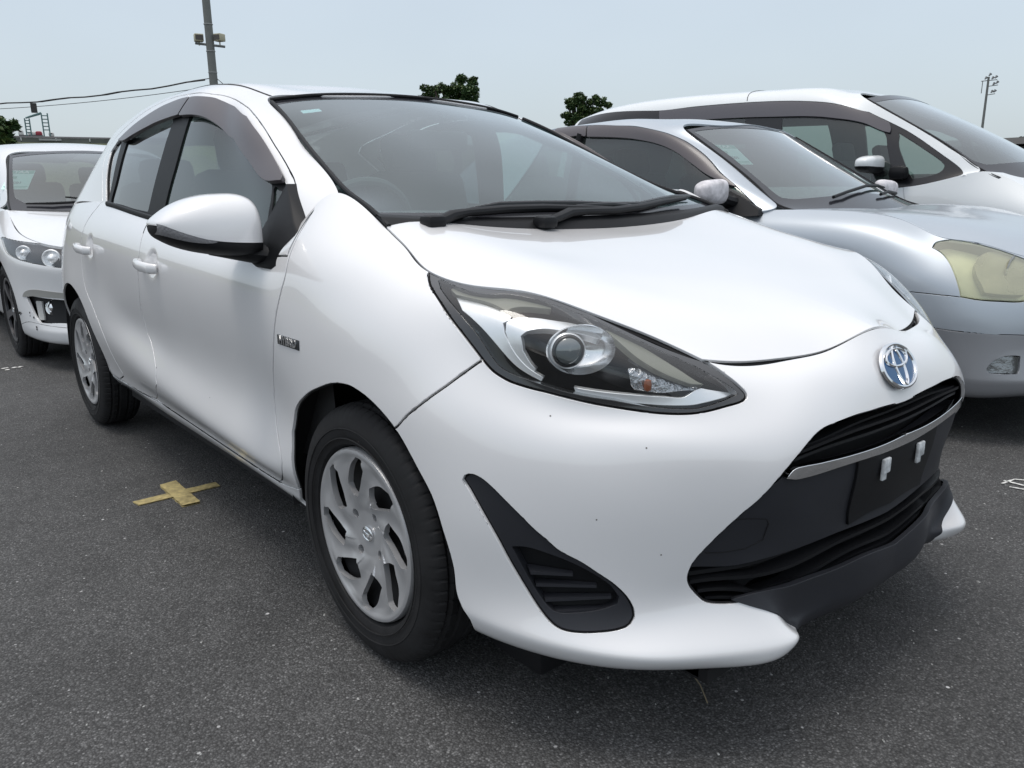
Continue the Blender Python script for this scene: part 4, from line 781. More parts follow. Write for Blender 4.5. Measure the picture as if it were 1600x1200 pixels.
def build_headlight(root,W,O,sd):
    h=empty('headlight',(0,0,0)); h.parent=root
    S=(sd,)
    (hu,hi),_=cutout(W,O['headlight'])
    shell('housing',[(W,hu,hi,dict(gap=-.001,flange=0,off=.095))],mat('lamp_black',(.014,.015,.017),.3),h,S)
    Q,c=smoothpoly(O['hl_inner'],sharp=50); h2,inn,rim=clip(hu,hi,Q,c)
    shell('seal',[(W,h2,rim,dict(gap=.0016,flange=.016,off=.003))],mat('lamp_edge',(.02,.021,.023),.15,coat=1),h,S)
    FAC=mat('faceted_reflector',(.42,.43,.45),.16,.9,bump=(110,1.,.006))
    for k,off,m in (('hl_strip_low',.020,SIL),('hl_blade',.022,SIL),('hl_smoke',.012,mat('lamp_smoke',(.17,.175,.14),.5,coat=.3)),('hl_turn',.030,FAC),('hl_pos',.034,mat('lamp_dim',(.16,.17,.18),.2,.5,bump=(90,.6,.004)))):
        (a,b),_=cutout(W,O[k]); shell('reflector',[(W,a,b,dict(gap=0,flange=.012,off=off))],m,h,S)
    shell('lens',[(W,h2,inn,dict(gap=-.001,flange=0,off=.002))],LENS,h,S)
    c=Vector(PROJ['c']); n=Vector(PROJ['n']).normalized(); c.y=abs(c.y)*sd; n.y=abs(n.y)*sd
    rt=Vector((0,0,1)).cross(n).normalized(); up=n.cross(rt)
    if rt.x<0: rt=-rt
    def fr(prof,name,m,ctr,sx=1.,sy=1.,fac=0,nn=72,par=None):
        V=[];F=[]; p=len(prof)
        for k in range(nn):
            a=2*math.pi*k/nn
            for (r,hh) in prof:
                g=hh+(fac*math.cos(a*9)*(r*(.055-r))*60 if fac else 0); V.append((ctr+rt*(r*math.cos(a)*sx)+up*(r*math.sin(a)*sy)+n*g)[:])
        for k in range(nn):
            for j in range(p-1): F.append((k*p+j,k*p+j+1,((k+1)%nn)*p+j+1,((k+1)%nn)*p+j))
        b=MB(); b.add(V,F); return b.build(name,m,par or h,sharp=70)
    bc=c+rt*.022; pj=fr([(.056,.004),(.0545,.008),(.052,.003),(.044,-.010),(.034,-.018),(.02,-.022),(.0,-.024)],'reflector_bowl',mat('lamp_chrome',(.93,.94,.95),.16,.9),bc,1.18,.84,fac=.004)
    lc=c-rt*.004+n*.006
    fr([(.030,-.02),(.030,.008),(.0275,.010),(.0255,.004)],'lens_barrel',mat('barrel_black',(.02,.022,.025),.25),lc,par=pj)
    fr([(.0335,-.006),(.0335,.002),(.0305,.004),(.0300,-.004)],'lens_ring',SIL,lc,par=pj)
    fr([(.0265*math.cos(a),.004+.013*math.sin(a)) for a in np.linspace(0,math.pi/2,10)],'projector_lens',mat('ball_glass',(.03,.05,.055),.03,coat=1,spec=1.,ior=1.8),lc,par=pj)
    if 1:
        q=Vector(ORANGE); q.y=abs(q.y)*sd; b=MB(); b.lathe([(.0,-.012),(.006,-.009),(.0075,0),(.006,.009),(0,.012)],16,'z',tuple(q)); b.build('amber_bulb',mat('amber',(.25,.07,.025),.3),h)

def build_side_badge(root,W):
    for sd in (-1,1):
        d=((W.D-np.array([-.262,.833,.722]))**2).sum(2); j,i=np.unravel_index(d.argmin(),d.shape); p=W.D[j,i]*np.array([1,sd,1]); n=Vector(W.Nn[j,i]*np.array([1,sd,1])); x=Vector((1 if sd<0 else -1,0,0)); up=n.cross(x).normalized(); x=up.cross(n)
        if up.z<0: up=-up; x=up.cross(n)
        p=Vector(p)+n*.0015
        M=Matrix(((x.x,up.x,n.x,p.x),(x.y,up.y,n.y,p.y),(x.z,up.z,n.z,p.z),(0,0,0,1)))
        e=empty('side_badge',(0,0,0)); e.parent=root; e.matrix_local=M
        b=MB(); b.box((0,0,0),(.118,.024,.002),bev=.0008); b.build('badge_plate',mat('badge_dark',(.06,.065,.07),.3,.6),e)
        text_obj('HYBRID',.027,CHR,Matrix.Translation((0,0,.0016)),e,ext=.0012,bold=.0008)
# ================= control nets of the three other cars (x along the car in lot coordinates, w from each car's own centre plane) =================
def _t(C): return [[c[r] for c in C] for r in range(len(C[0]))]
def _col(x,ws,zs): return [(x,a,b) for a,b in zip(ws,zs)]
B_WALL=_t([
 _col(-4.0,[0]*9,(.2,.25,.3,.45,.53,.63,.78,.90,1.0)), _col(-3.92,[.6]*9,(.2,.25,.3,.45,.53,.63,.78,.90,1.0)),
 _col(-3.6,(.7,.80,.82,.84,.845,.845,.84,.80,.72),(.2,.25,.3,.45,.53,.63,.78,.90,1.0)),
 _col(-2.9,(.7,.82,.84,.86,.865,.865,.862,.84,.785),(.2,.25,.3,.43,.53,.65,.80,.92,.99)),
 _col(-2.0,(.7,.82,.84,.86,.862,.864,.864,.842,.797),(.2,.25,.3,.43,.53,.65,.80,.90,.972)),
 _col(-1.3,(.7,.82,.84,.86,.862,.864,.864,.842,.80),(.2,.25,.3,.43,.53,.65,.78,.89,.96)),
 _col(-.95,(.7,.82,.84,.86,.862,.864,.864,.842,.80),(.2,.25,.3,.43,.53,.65,.78,.89,.952)),
 [(-.72,.7,.2),(-.72,.82,.25),(-.72,.84,.3),(-.72,.86,.43),(-.72,.862,.53),(-.72,.864,.65),(-.72,.862,.78),(-.72,.83,.90),(-.72,.745,.962)],
 _col(-.38,(.7,.83,.845,.862,.866,.866,.86,.815,.705),(.2,.25,.3,.43,.53,.64,.77,.90,.960)),
 _col(-.08,(.75,.84,.855,.866,.87,.868,.855,.80,.695),(.2,.24,.3,.44,.53,.63,.75,.86,.918)),
 [(.1,.76,.2),(.1,.845,.23),(.1,.86,.29),(.1,.868,.45),(.1,.868,.53),(.1,.862,.63),(.1,.84,.72),(.09,.785,.80),(.08,.725,.858)],
 [(.28,.72,.19),(.30,.81,.22),(.31,.825,.28),(.30,.82,.43),(.29,.822,.53),(.27,.815,.62),(.25,.785,.70),(.225,.73,.78),(.20,.665,.838)],
 [(.42,.62,.2),(.46,.71,.235),(.47,.72,.285),(.44,.72,.42),(.44,.71,.52),(.425,.70,.61),(.40,.67,.68),(.37,.63,.74),(.34,.59,.79)],
 [(.56,.4,.2),(.62,.46,.24),(.63,.47,.29),(.61,.46,.42),(.61,.46,.52),(.59,.45,.61),(.56,.44,.67),(.54,.43,.71),(.52,.42,.74)],
 [(.66,0,.2),(.73,0,.24),(.74,0,.29),(.73,0,.42),(.73,0,.52),(.70,0,.61),(.68,0,.66),(.67,0,.69),(.66,0,.71)]])
B_TOP=_t([
 [(-3.75,.70,1.0),(-3.65,.66,1.08),(-3.5,.62,1.18),(-3.4,.58,1.26),(-3.25,.54,1.34),(-3.2,.3,1.38),(-3.2,0,1.39)],
 [(-2.95,.785,.99),(-2.95,.75,1.10),(-2.95,.71,1.22),(-2.95,.665,1.33),(-2.95,.60,1.415),(-2.95,.34,1.455),(-2.95,0,1.47)],
 [(-2.2,.797,.975),(-2.2,.76,1.10),(-2.2,.725,1.23),(-2.2,.68,1.36),(-2.2,.615,1.455),(-2.2,.35,1.49),(-2.2,0,1.505)],
 [(-1.45,.80,.962),(-1.50,.758,1.09),(-1.56,.72,1.21),(-1.65,.68,1.33),(-1.78,.612,1.445),(-1.76,.35,1.482),(-1.76,0,1.497)],
 [(-.86,.80,.954),(-.95,.755,1.07),(-1.07,.715,1.155),(-1.29,.668,1.29),(-1.54,.605,1.405),(-1.50,.35,1.445),(-1.48,0,1.46)],
 [(-.75,.785,.956),(-.71,.725,.98),(-.85,.672,1.06),(-1.10,.622,1.212),(-1.41,.583,1.392),(-1.38,.35,1.425),(-1.36,0,1.44)]])
B_GLASS=[[(-.62,.72,.955),(-.71,.722,.98),(-.85,.673,1.06),(-1.10,.624,1.212),(-1.41,.585,1.39)],
 [(-.55,.45,.955),(-.66,.44,1.01),(-.84,.42,1.11),(-1.08,.40,1.245),(-1.39,.38,1.418)],
 [(-.50,0,.95),(-.62,0,1.02),(-.81,0,1.13),(-1.05,0,1.265),(-1.365,0,1.437)]]
B_HOOD=[[(-.72,.742,.958),(-.38,.705,.960),(-.08,.693,.918),(.08,.722,.858),(.20,.664,.838),(.34,.59,.79),(.52,.42,.74)],
 [(-.66,.60,.962),(-.36,.57,.966),(-.06,.56,.925),(.10,.57,.885),(.23,.53,.853),(.37,.47,.802),(.56,.34,.738)],
 [(-.58,.35,.958),(-.31,.33,.958),(-.02,.32,.925),(.13,.31,.893),(.28,.28,.853),(.43,.25,.798),(.62,.18,.722)],
 [(-.52,0,.954),(-.26,0,.945),(.0,0,.918),(.15,0,.889),(.31,0,.847),(.47,0,.79),(.66,0,.71)]]
C_WALL=_t([
 _col(-5.3,[0]*6,(.25,.4,.65,.85,1.0,1.1)), _col(-5.28,[.6]*6,(.25,.4,.65,.85,1.0,1.1)),
 _col(-5.1,(.76,.82,.84,.84,.83,.80),(.25,.4,.65,.85,1.0,1.09)),
 _col(-4.0,(.8,.845,.865,.87,.866,.85),(.25,.4,.65,.85,.99,1.075)), _col(-2.6,(.8,.845,.865,.87,.866,.85),(.25,.4,.65,.85,.99,1.07)),
 _col(-1.6,(.8,.845,.865,.87,.866,.85),(.25,.4,.65,.85,.99,1.068)),
 [(-1.15,.8,.25),(-1.15,.845,.4),(-1.15,.865,.65),(-1.15,.87,.85),(-1.15,.864,.98),(-1.15,.845,1.075)],
 [(-.85,.8,.25),(-.85,.845,.4),(-.85,.865,.65),(-.85,.87,.85),(-.85,.86,1.0),(-.83,.818,1.15)],
 [(-.65,.8,.25),(-.65,.845,.4),(-.65,.862,.65),(-.65,.862,.85),(-.66,.84,1.0),(-.68,.765,1.165)],
 [(-.35,.8,.25),(-.35,.84,.4),(-.35,.86,.6),(-.35,.86,.78),(-.38,.83,.92),(-.42,.75,1.04)],
 [(-.02,.72,.22),(0,.78,.35),(0,.80,.5),(-.02,.80,.65),(-.05,.77,.80),(-.12,.70,.93)],
 [(.2,.45,.22),(.25,.5,.35),(.27,.52,.5),(.25,.52,.62),(.2,.5,.75),(.10,.47,.86)],
 [(.3,0,.22),(.36,0,.35),(.38,0,.5),(.36,0,.62),(.30,0,.75),(.20,0,.85)]])
C_TOP=_t([
 [(-5.15,.79,1.09),(-5.13,.75,1.25),(-5.1,.71,1.45),(-5.05,.66,1.64),(-5.0,.56,1.80),(-4.98,.3,1.84),(-4.98,0,1.85)],
 [(-4.6,.845,1.08),(-4.6,.815,1.25),(-4.6,.785,1.45),(-4.6,.715,1.72),(-4.6,.61,1.865),(-4.6,.33,1.91),(-4.6,0,1.92)],
 [(-3.6,.85,1.072),(-3.6,.82,1.25),(-3.6,.79,1.45),(-3.6,.725,1.75),(-3.6,.635,1.90),(-3.6,.35,1.95),(-3.6,0,1.965)],
 [(-2.4,.85,1.07),(-2.4,.82,1.25),(-2.4,.787,1.45),(-2.42,.72,1.72),(-2.5,.625,1.865),(-2.5,.35,1.915),(-2.5,0,1.93)],
 [(-1.55,.85,1.068),(-1.6,.815,1.22),(-1.68,.775,1.40),(-1.82,.72,1.61),(-2.02,.625,1.815),(-2.04,.35,1.865),(-2.04,0,1.88)],
 [(-1.12,.845,1.076),(-1.15,.80,1.19),(-1.28,.76,1.33),(-1.50,.71,1.52),(-1.84,.62,1.765),(-1.88,.35,1.82),(-1.88,0,1.84)],
 [(-.84,.818,1.15),(-.75,.775,1.18),(-.93,.735,1.30),(-1.28,.68,1.51),(-1.72,.61,1.755),(-1.76,.35,1.80),(-1.77,0,1.82)]])
C_GLASS=[[(-.62,.775,1.12),(-.75,.775,1.18),(-.93,.735,1.30),(-1.28,.68,1.51),(-1.72,.61,1.753)],
 [(-.48,.45,1.12),(-.62,.45,1.20),(-.82,.43,1.325),(-1.2,.40,1.54),(-1.70,.37,1.79)],
 [(-.42,0,1.12),(-.58,0,1.21),(-.78,0,1.34),(-1.17,0,1.56),(-1.70,0,1.81)]]
C_HOOD=[[(-.68,.762,1.165),(-.42,.748,1.043),(-.12,.698,.933),(.10,.468,.862)],[(-.56,.40,1.15),(-.30,.38,1.06),(-.02,.34,.95),(.16,.24,.855)],[(-.50,0,1.15),(-.25,0,1.06),(0,0,.95),(.20,0,.852)]]
D_WALL=_t([
 _col(-8.1,[0]*9,(.18,.22,.28,.4,.52,.64,.76,.88,.98)), _col(-8.0,[.6]*9,(.18,.22,.28,.4,.52,.64,.76,.88,.98)),
 _col(-7.7,(.7,.78,.8,.82,.835,.84,.83,.80,.72),(.18,.22,.28,.4,.52,.64,.76,.88,.99)),
 _col(-6.6,(.7,.79,.81,.83,.84,.845,.845,.82,.76),(.18,.22,.28,.4,.52,.64,.76,.88,.98)),
 _col(-5.5,(.7,.79,.81,.83,.84,.845,.845,.82,.765),(.18,.22,.28,.4,.52,.64,.76,.88,.965)),
 _col(-5.12,(.7,.79,.81,.83,.84,.845,.845,.82,.745),(.18,.22,.28,.4,.52,.64,.76,.88,.975)),
 _col(-4.9,(.7,.79,.81,.83,.842,.848,.845,.81,.73),(.18,.22,.28,.4,.52,.64,.76,.87,.965)),
 _col(-4.66,(.7,.80,.815,.835,.848,.852,.848,.81,.742),(.18,.22,.28,.4,.52,.65,.75,.84,.90)),
 [(-4.38,.74,.17),(-4.37,.815,.20),(-4.36,.83,.26),(-4.36,.84,.38),(-4.37,.842,.50),(-4.37,.842,.62),(-4.37,.835,.70),(-4.38,.80,.78),(-4.40,.745,.825)],
 [(-4.15,.70,.16),(-4.12,.775,.185),(-4.11,.79,.25),(-4.13,.785,.36),(-4.14,.782,.48),(-4.13,.785,.60),(-4.13,.78,.67),(-4.15,.745,.74),(-4.20,.705,.785)],
 [(-3.90,.6,.16),(-3.85,.66,.185),(-3.84,.67,.25),(-3.88,.66,.36),(-3.88,.65,.48),(-3.86,.65,.59),(-3.86,.645,.65),(-3.88,.62,.71),(-3.92,.60,.755)],
 [(-3.74,.35,.16),(-3.68,.40,.185),(-3.67,.40,.25),(-3.71,.39,.36),(-3.71,.38,.48),(-3.69,.38,.59),(-3.70,.37,.65),(-3.73,.36,.70),(-3.77,.35,.74)],
 [(-3.68,0,.16),(-3.62,0,.185),(-3.61,0,.25),(-3.65,0,.36),(-3.65,0,.48),(-3.63,0,.59),(-3.64,0,.65),(-3.67,0,.70),(-3.72,0,.735)]])
D_TOP=_t([
 [(-7.9,.70,.99),(-7.85,.64,1.08),(-7.8,.6,1.18),(-7.7,.56,1.27),(-7.6,.50,1.36),(-7.6,.3,1.39),(-7.6,0,1.40)],
 [(-7.0,.75,.985),(-7.0,.72,1.10),(-7.0,.68,1.22),(-7.0,.63,1.34),(-7.0,.57,1.43),(-7.0,.33,1.47),(-7.0,0,1.485)],
 [(-6.3,.762,.98),(-6.3,.73,1.10),(-6.3,.69,1.22),(-6.3,.64,1.35),(-6.3,.58,1.435),(-6.3,.34,1.475),(-6.3,0,1.487)],
 [(-5.6,.767,.967),(-5.65,.72,1.08),(-5.72,.68,1.19),(-5.82,.64,1.31),(-5.95,.575,1.405),(-5.95,.34,1.445),(-5.95,0,1.46)],
 [(-5.25,.76,.968),(-5.28,.71,1.05),(-5.4,.675,1.15),(-5.58,.635,1.265),(-5.80,.565,1.378),(-5.8,.34,1.415),(-5.8,0,1.43)],
 [(-5.08,.735,.978),(-5.02,.70,1.02),(-5.2,.66,1.12),(-5.42,.61,1.24),(-5.70,.545,1.355),(-5.69,.34,1.39),(-5.69,0,1.403)]])
D_GLASS=[[(-4.90,.715,.965),(-5.02,.70,1.02),(-5.2,.66,1.12),(-5.42,.61,1.24),(-5.70,.545,1.353)],
 [(-4.78,.40,.955),(-4.90,.40,1.01),(-5.10,.39,1.125),(-5.34,.37,1.26),(-5.68,.34,1.385)],
 [(-4.72,0,.95),(-4.86,0,1.01),(-5.06,0,1.135),(-5.31,0,1.275),(-5.67,0,1.40)]]
D_HOOD=[[(-4.92,.73,.968),(-4.66,.74,.902),(-4.40,.743,.828),(-4.20,.703,.787),(-3.92,.60,.757),(-3.77,.35,.742)],
 [(-4.85,.50,.958),(-4.6,.50,.918),(-4.36,.48,.872),(-4.15,.45,.83),(-3.92,.40,.785),(-3.75,.25,.742)],
 [(-4.80,0,.952),(-4.56,0,.92),(-4.34,0,.882),(-4.12,0,.842),(-3.92,0,.795),(-3.72,0,.737)]]
DATA_2={"B":{"headlight":[[4.6726,0.7475],[4.6747,0.7714],[4.6876,0.7925],[4.7509,0.8205],[4.7945,0.8183],[4.9161,0.8135],[4.9983,0.8137],[5.0784,0.8039],[5.1431,0.7758],[5.2968,0.7399],[5.2766,0.6022],[5.05,0.4955],[4.9595,0.4884],[4.8927,0.487],[4.8261,0.494],[4.8206,0.534],[4.7998,0.6148],[4.7699,0.6792],[4.7331,0.7217],[4.6983,0.7419]],"hl_bowl":[[4.8816,0.6937],[4.8911,0.7438],[4.9178,0.7837],[4.9594,0.8128],[5.0039,0.8212],[5.0646,0.8194],[5.091,0.8079],[5.0629,0.5388],[4.9805,0.535],[4.9185,0.538],[4.9078,0.5967],[4.8903,0.6452]],"bumper":[[4.6082,0.4918],[4.6675,0.4893],[4.7511,0.489],[4.8237,0.4902],[4.8925,0.4837],[4.9592,0.4851],[5.0499,0.4919],[5.2906,0.5963],[6.086,0.5093],[6.086,-0.0822],[4.6106,0.0447],[4.6106,-0.0822]],"groove":[[4.6106,0.3962],[4.7232,0.3961],[4.7459,0.3954],[4.8217,0.3912],[4.9085,0.389],[5.049,0.3949],[6.086,0.345],[6.086,0.3327],[5.0499,0.3871],[4.9084,0.3811],[4.8215,0.3814],[4.7464,0.3851],[4.6113,0.3851]],"lower":[[4.6113,0.3545],[4.7421,0.3368],[4.7801,0.3348],[4.9093,0.3393],[5.0576,0.3454],[6.086,0.3122],[6.086,-0.0822],[4.6106,0.0447],[4.6106,-0.0822]],"fog":[[4.9178,0.2022],[4.9314,0.2249],[4.9558,0.2438],[4.9894,0.258],[5.0291,0.2617],[5.0528,0.2594],[5.0424,0.1912],[5.0101,0.1915],[4.95,0.1901],[4.9293,0.1912]],"dlo":[[0.9292,0.3504],[0.9496,0.6926],[1.0226,0.7037],[1.2694,0.6308],[1.5884,0.5796],[1.9065,0.5757],[2.1549,0.5368],[2.2337,0.4831],[2.2255,0.3903],[2.1969,0.2696],[2.2133,0.1644],[2.2486,0.0861],[2.3201,0.0153],[2.3201,-0.1218],[0.5201,0.0143],[0.5201,-0.1218]],"visor":[[1.3263,0.5759],[1.6037,0.5601],[1.9005,0.5431],[2.1054,0.4935],[2.1742,0.4403],[2.1913,0.361],[2.1758,0.239],[2.2081,0.1396],[2.1686,0.1353],[2.1029,0.1894],[2.0615,0.2798],[2.019,0.3514],[1.9293,0.4063],[1.7619,0.4475],[1.5918,0.46],[1.3503,0.4616]],"visor_r":[[1.0296,0.5902],[1.173,0.5906],[1.3131,0.5775],[1.3387,0.4643],[1.2534,0.4708],[1.1466,0.4514],[1.0401,0.4241]],"screen":[[0.2369,0.0725],[0.1891,0.0827],[0.1472,0.1501],[0.1312,0.3926],[0.1628,0.7476],[0.9097,0.7476],[0.9239,0.1626],[0.9276,0.0621],[0.8456,0.0736],[0.6342,0.0815],[0.4176,0.067]]},"C":{"dlo":[[0.0611,0.8537],[1.2638,0.7151],[1.7632,0.7234],[2.1753,0.7272],[2.5532,0.7315],[2.9391,0.7384],[3.3428,0.7563],[3.5854,0.7437],[3.6495,0.6854],[3.6854,0.6232],[3.7016,0.4254],[3.7046,0.2693],[3.7145,0.1593],[3.7287,0.0855],[3.7376,0.027],[3.6938,-0.02],[3.6208,-0.02],[3.6208,0.0],[3.6208,-0.1472],[0.1221,0.014],[0.1221,-0.1472]],"win_f":[[2.6481,0.5673],[3.1092,0.5982],[3.3913,0.6433],[3.5016,0.6078],[3.4537,0.4376],[3.3787,0.0163],[3.3787,0.0],[2.6969,0.0],[2.6969,0.0294]],"win_q":[[3.611,0.6104],[3.6388,0.4961],[3.6594,0.3331],[3.6599,0.2319],[3.6447,0.1796],[3.618,0.1263],[3.563,0.0872],[3.5056,0.0784],[3.4854,0.1643],[3.5027,0.3278],[3.543,0.5061]],"win_r":[[0.5122,0.6224],[2.2776,0.6068],[2.3979,0.1664],[2.4037,0.0454],[0.5519,0.0421]],"visor":[[1.3399,0.7019],[1.7761,0.7074],[2.185,0.7099],[2.5586,0.7143],[2.9396,0.7238],[3.3287,0.7418],[3.5662,0.7328],[3.6348,0.6759],[3.5376,0.5927],[3.4913,0.6008],[3.3928,0.6397],[3.1205,0.6098],[2.6575,0.5775],[2.2069,0.5782],[1.8073,0.5863],[1.3706,0.5969]],"door":[[4.7424,0.8735],[4.7503,0.8108],[4.7786,0.6473],[4.7808,0.3579],[4.7808,0.107],[3.6344,0.1059],[3.6308,0.8504],[3.6308,0.9388],[4.7424,0.8735],[4.7424,0.9388]],"screen":[[0.2205,0.106],[0.2205,0.833],[1.2953,0.833],[1.2953,0.0454],[0.3031,0.0454]]},"D":{"headlight":[[4.0802,0.7101],[4.1696,0.7347],[4.292,0.7651],[4.522,0.8199],[4.7275,0.8642],[4.8473,0.8434],[4.8824,0.8149],[4.8943,0.6666],[4.8411,0.6022],[4.744,0.6165],[4.599,0.6248],[4.4653,0.6265],[4.3807,0.6294],[4.2641,0.6353],[4.1811,0.6676]],"fogpit":[[4.4889,0.3548],[4.5494,0.3654],[4.7131,0.3595],[4.8511,0.3489],[4.8945,0.3368],[4.8844,0.198],[4.832,0.2103],[4.6918,0.2057],[4.6056,0.2033],[4.5563,0.2451],[4.5241,0.2954]],"fogtrim":[[4.4416,0.3485],[4.4747,0.3803],[4.5392,0.4025],[4.64,0.4099],[4.8442,0.3958],[4.8872,0.3878],[4.8858,0.3568],[4.8421,0.361],[4.7192,0.3677],[4.5569,0.3665],[4.4969,0.3562]],"drl":[[4.5553,0.3375],[4.6181,0.3386],[4.6298,0.2228],[4.5705,0.2164]],"arch":[[4.3397,0.1427],[4.3434,0.206],[4.3397,0.2698],[4.3279,0.3308],[4.3035,0.3851],[4.2658,0.4299],[4.2185,0.4663],[4.1639,0.494],[4.104,0.5118],[4.0405,0.519],[3.9763,0.5175],[3.9127,0.5073],[3.8522,0.4883],[3.7975,0.4579],[3.7495,0.4166],[3.7103,0.3654],[3.6815,0.3088],[3.6631,0.2489],[3.6564,0.1874],[3.6623,0.1275],[3.6623,-0.1688],[4.3441,0.0971],[4.3441,-0.1688]],"liplow":[[4.3264,0.1999],[3.7672,0.0854],[4.27,0.139],[4.4715,0.1911],[4.5891,0.1931],[4.819,0.1814],[5.7976,0.1182],[5.7976,-0.0844],[4.3382,0.0774],[4.3382,-0.0844]],"dlo":[[0.2958,0.0421],[0.5254,0.3874],[1.3247,0.4282],[1.8454,0.4116],[2.1405,0.2308],[2.2518,0.0317],[2.2518,-0.1135],[0.2213,0.0204],[0.2213,-0.1135]],"screen":[[0.1285,0.0952],[0.1285,0.7482],[0.9291,0.7482],[0.9291,0.0476],[0.2175,0.0476]]}}
SHEET_B=(0.6829,0.1375)
SHEET_D=(0.4947,0.1155)
# ================= the other three cars =================
SILVER=mat('silver_blue_paint',(.44,.485,.53),.4,.5,croughness=.10,coat=.8,noise=(3,.02)); SILVLOW=mat('grey_bumper_paint',(.30,.31,.33),.36,.4,coat=.8)
WHITE2=mat('white_paint',(.76,.77,.78),.35,coat=1.,noise=(3,.02)); WHITE3=mat('minivan_white_paint',(.72,.75,.76),.35,.0,coat=1.)
YEL=mat('yellowed_lens',(.46,.47,.30),.22,coat=.8,noise=(14,.16)); GL2=glassmat('sedan_glass',(.28,.37,.34),gain=1.7,haze=.035,hazecol=(.35,.45,.42))
WS2=glassmat('sedan_windscreen',(.38,.47,.46),gain=1.7,haze=.07,hazecol=(.42,.55,.56)); GL3=glassmat('minivan_glass',(.50,.58,.55),gain=1.5,haze=.05,hazecol=(.4,.5,.47))
def nets_patch(p): 
    g=globals(); return dict(wall=Patch(g[p+'_WALL'],nu=300,nv=90,symu=True,creases=((2,) if p!='C' else ())),top=Patch(g[p+'_TOP'],nu=260,nv=110,symv=True),hood=Patch(g[p+'_HOOD'],nu=90,nv=60,symv=True,smooth=40),glass=Patch(g[p+'_GLASS'],nu=90,nv=70,symv=True))
class Car:
    def __init__(s,p,name,Y,X0,label,paint,wheels,R,seats=True):
        s.X0=X0; s.root=empty(name,(X0,Y,0)); tag(s.root,label,'car'); s.P=nets_patch(p); s.O={k:np.array(v) for k,v in DATA_2[p].items()}; s.paint=paint
        for q in s.P.values(): q.D=q.D-np.array([X0,0,0])
        s.uv={'wall':grid_tris(s.P['wall'],260,80),'top':grid_tris(s.P['top'],220,80)}
    def take(s,patch,name):
        uv,T=s.uv[patch]; Q,c=smoothpoly(s.O[name]); uv,I,O=clip(uv,T,Q,c); s.uv[patch]=(uv,O); return I
    def sh(s,name,patch,T,m,parent=None,sides=(-1,1),keep=None,**op):
        P=s.P[patch]; uv=s.uv[patch][0]
        if keep=='c': op['keep']=(lambda q:(q[:,0]>P.U-1e-5)|(q[:,0]<1e-5)) if patch=='wall' else (lambda q:q[:,1]>P.V-1e-5)
        return shell(name,[(P,uv,T,op)],m,parent or s.root,sides)
    def piece(s,name,patch,key,m,parent=None,sides=(-1,1),**op):
        P=s.P[patch]; (u,t),_=cutout(P,s.O[key]); op.setdefault('gap',0); op.setdefault('flange',.01); return shell(name,[(P,u,t,op)],m,parent or s.root,sides)
    def common(s,ws,glass_m,pillar=True,lin=True):
        r=s.root; G=s.P['glass']; H=s.P['hood']
        uv,T=grid_tris(H,80,50); shell('bonnet',[(H,uv,T,dict(gap=.002,flange=.015,keep=lambda q:q[:,1]>H.V-1e-5))],s.paint,r,(-1,1))
        guv,GT=grid_tris(G,80,60); Q,c=smoothpoly(s.O['screen']); g2,gi,go=clip(guv,GT,Q,c); kk=lambda q:q[:,1]>G.V-1e-5
        w_=shell('windscreen',[(G,g2,gi,dict(gap=0,flange=0,keep=kk,off=.002))],ws,r,(-1,1)); b=shell('border',[(G,g2,go,dict(gap=0,flange=.004,keep=kk))],mat('frit_black',(.02,.021,.026),.12),w_,(-1,1)); tag(b,kind='stuff') if b else None
        for sd in (-1,1):
            m=MB(); m.tube([G.D[1,i]*np.array([1,sd,1])+np.array([0,0,.002]) for i in range(0,90,4)],.006,6); m.build('pillar_trim',BLK,r)
        # cabin lining and seats
        W=s.P['wall']; T=s.P['top']
        cu,CT=grid_tris(W,60,10,0,1,.4,.985); X=W.P(cu[:,0],cu[:,1])-W.N(cu[:,0],cu[:,1])*.07; xm=G.D[:,0,0].max()-.05; q=X[:,0]<xm; CT=CT[q[CT].all(1)]; m=MB()
        for sd in (-1,1): m.add(X*np.array([1,sd,1]),CT)
        m.build('door_lining',mat('lining',(.05,.05,.052),.9),r)
        cu,CT=grid_tris(T,50,14,0,1,.75,1.); X=T.P(cu[:,0],cu[:,1])-T.N(cu[:,0],cu[:,1])*.03; m=MB()
        for sd in (-1,1): m.add(X*np.array([1,sd,1]),CT)
        m.build('headlining',mat('headliner',(.30,.30,.29),.95),r)
    def cabin(s,xd,zd,xs,z0=0.):
        r=s.root; m=MB(); m.box((xd-s.X0-.25,0,zd-.10),(.5,1.3,.2),bev=.05); m.build('dashboard',DASH,r)
        m=MB(); m.box((xs-s.X0,0,.3+z0),(2.4,1.4,.08)); m.build('cabin_floor',DARK,r)
        for k,x in enumerate((xs-s.X0,xs-s.X0-.95)):
            for y in (-.36,.36):
                m=MB(); R=Matrix.Rotation(math.radians(-15),3,'Y'); m.box((x+.2,y,.52+z0),(.5,.5,.15),bev=.05); m.box((x-.12,y,.86+z0),(.14,.48,.62),R,bev=.05); m.box((x-.24,y,1.23+z0),(.10,.26,.17),R,bev=.04); m.build('seat',SEAT,r)
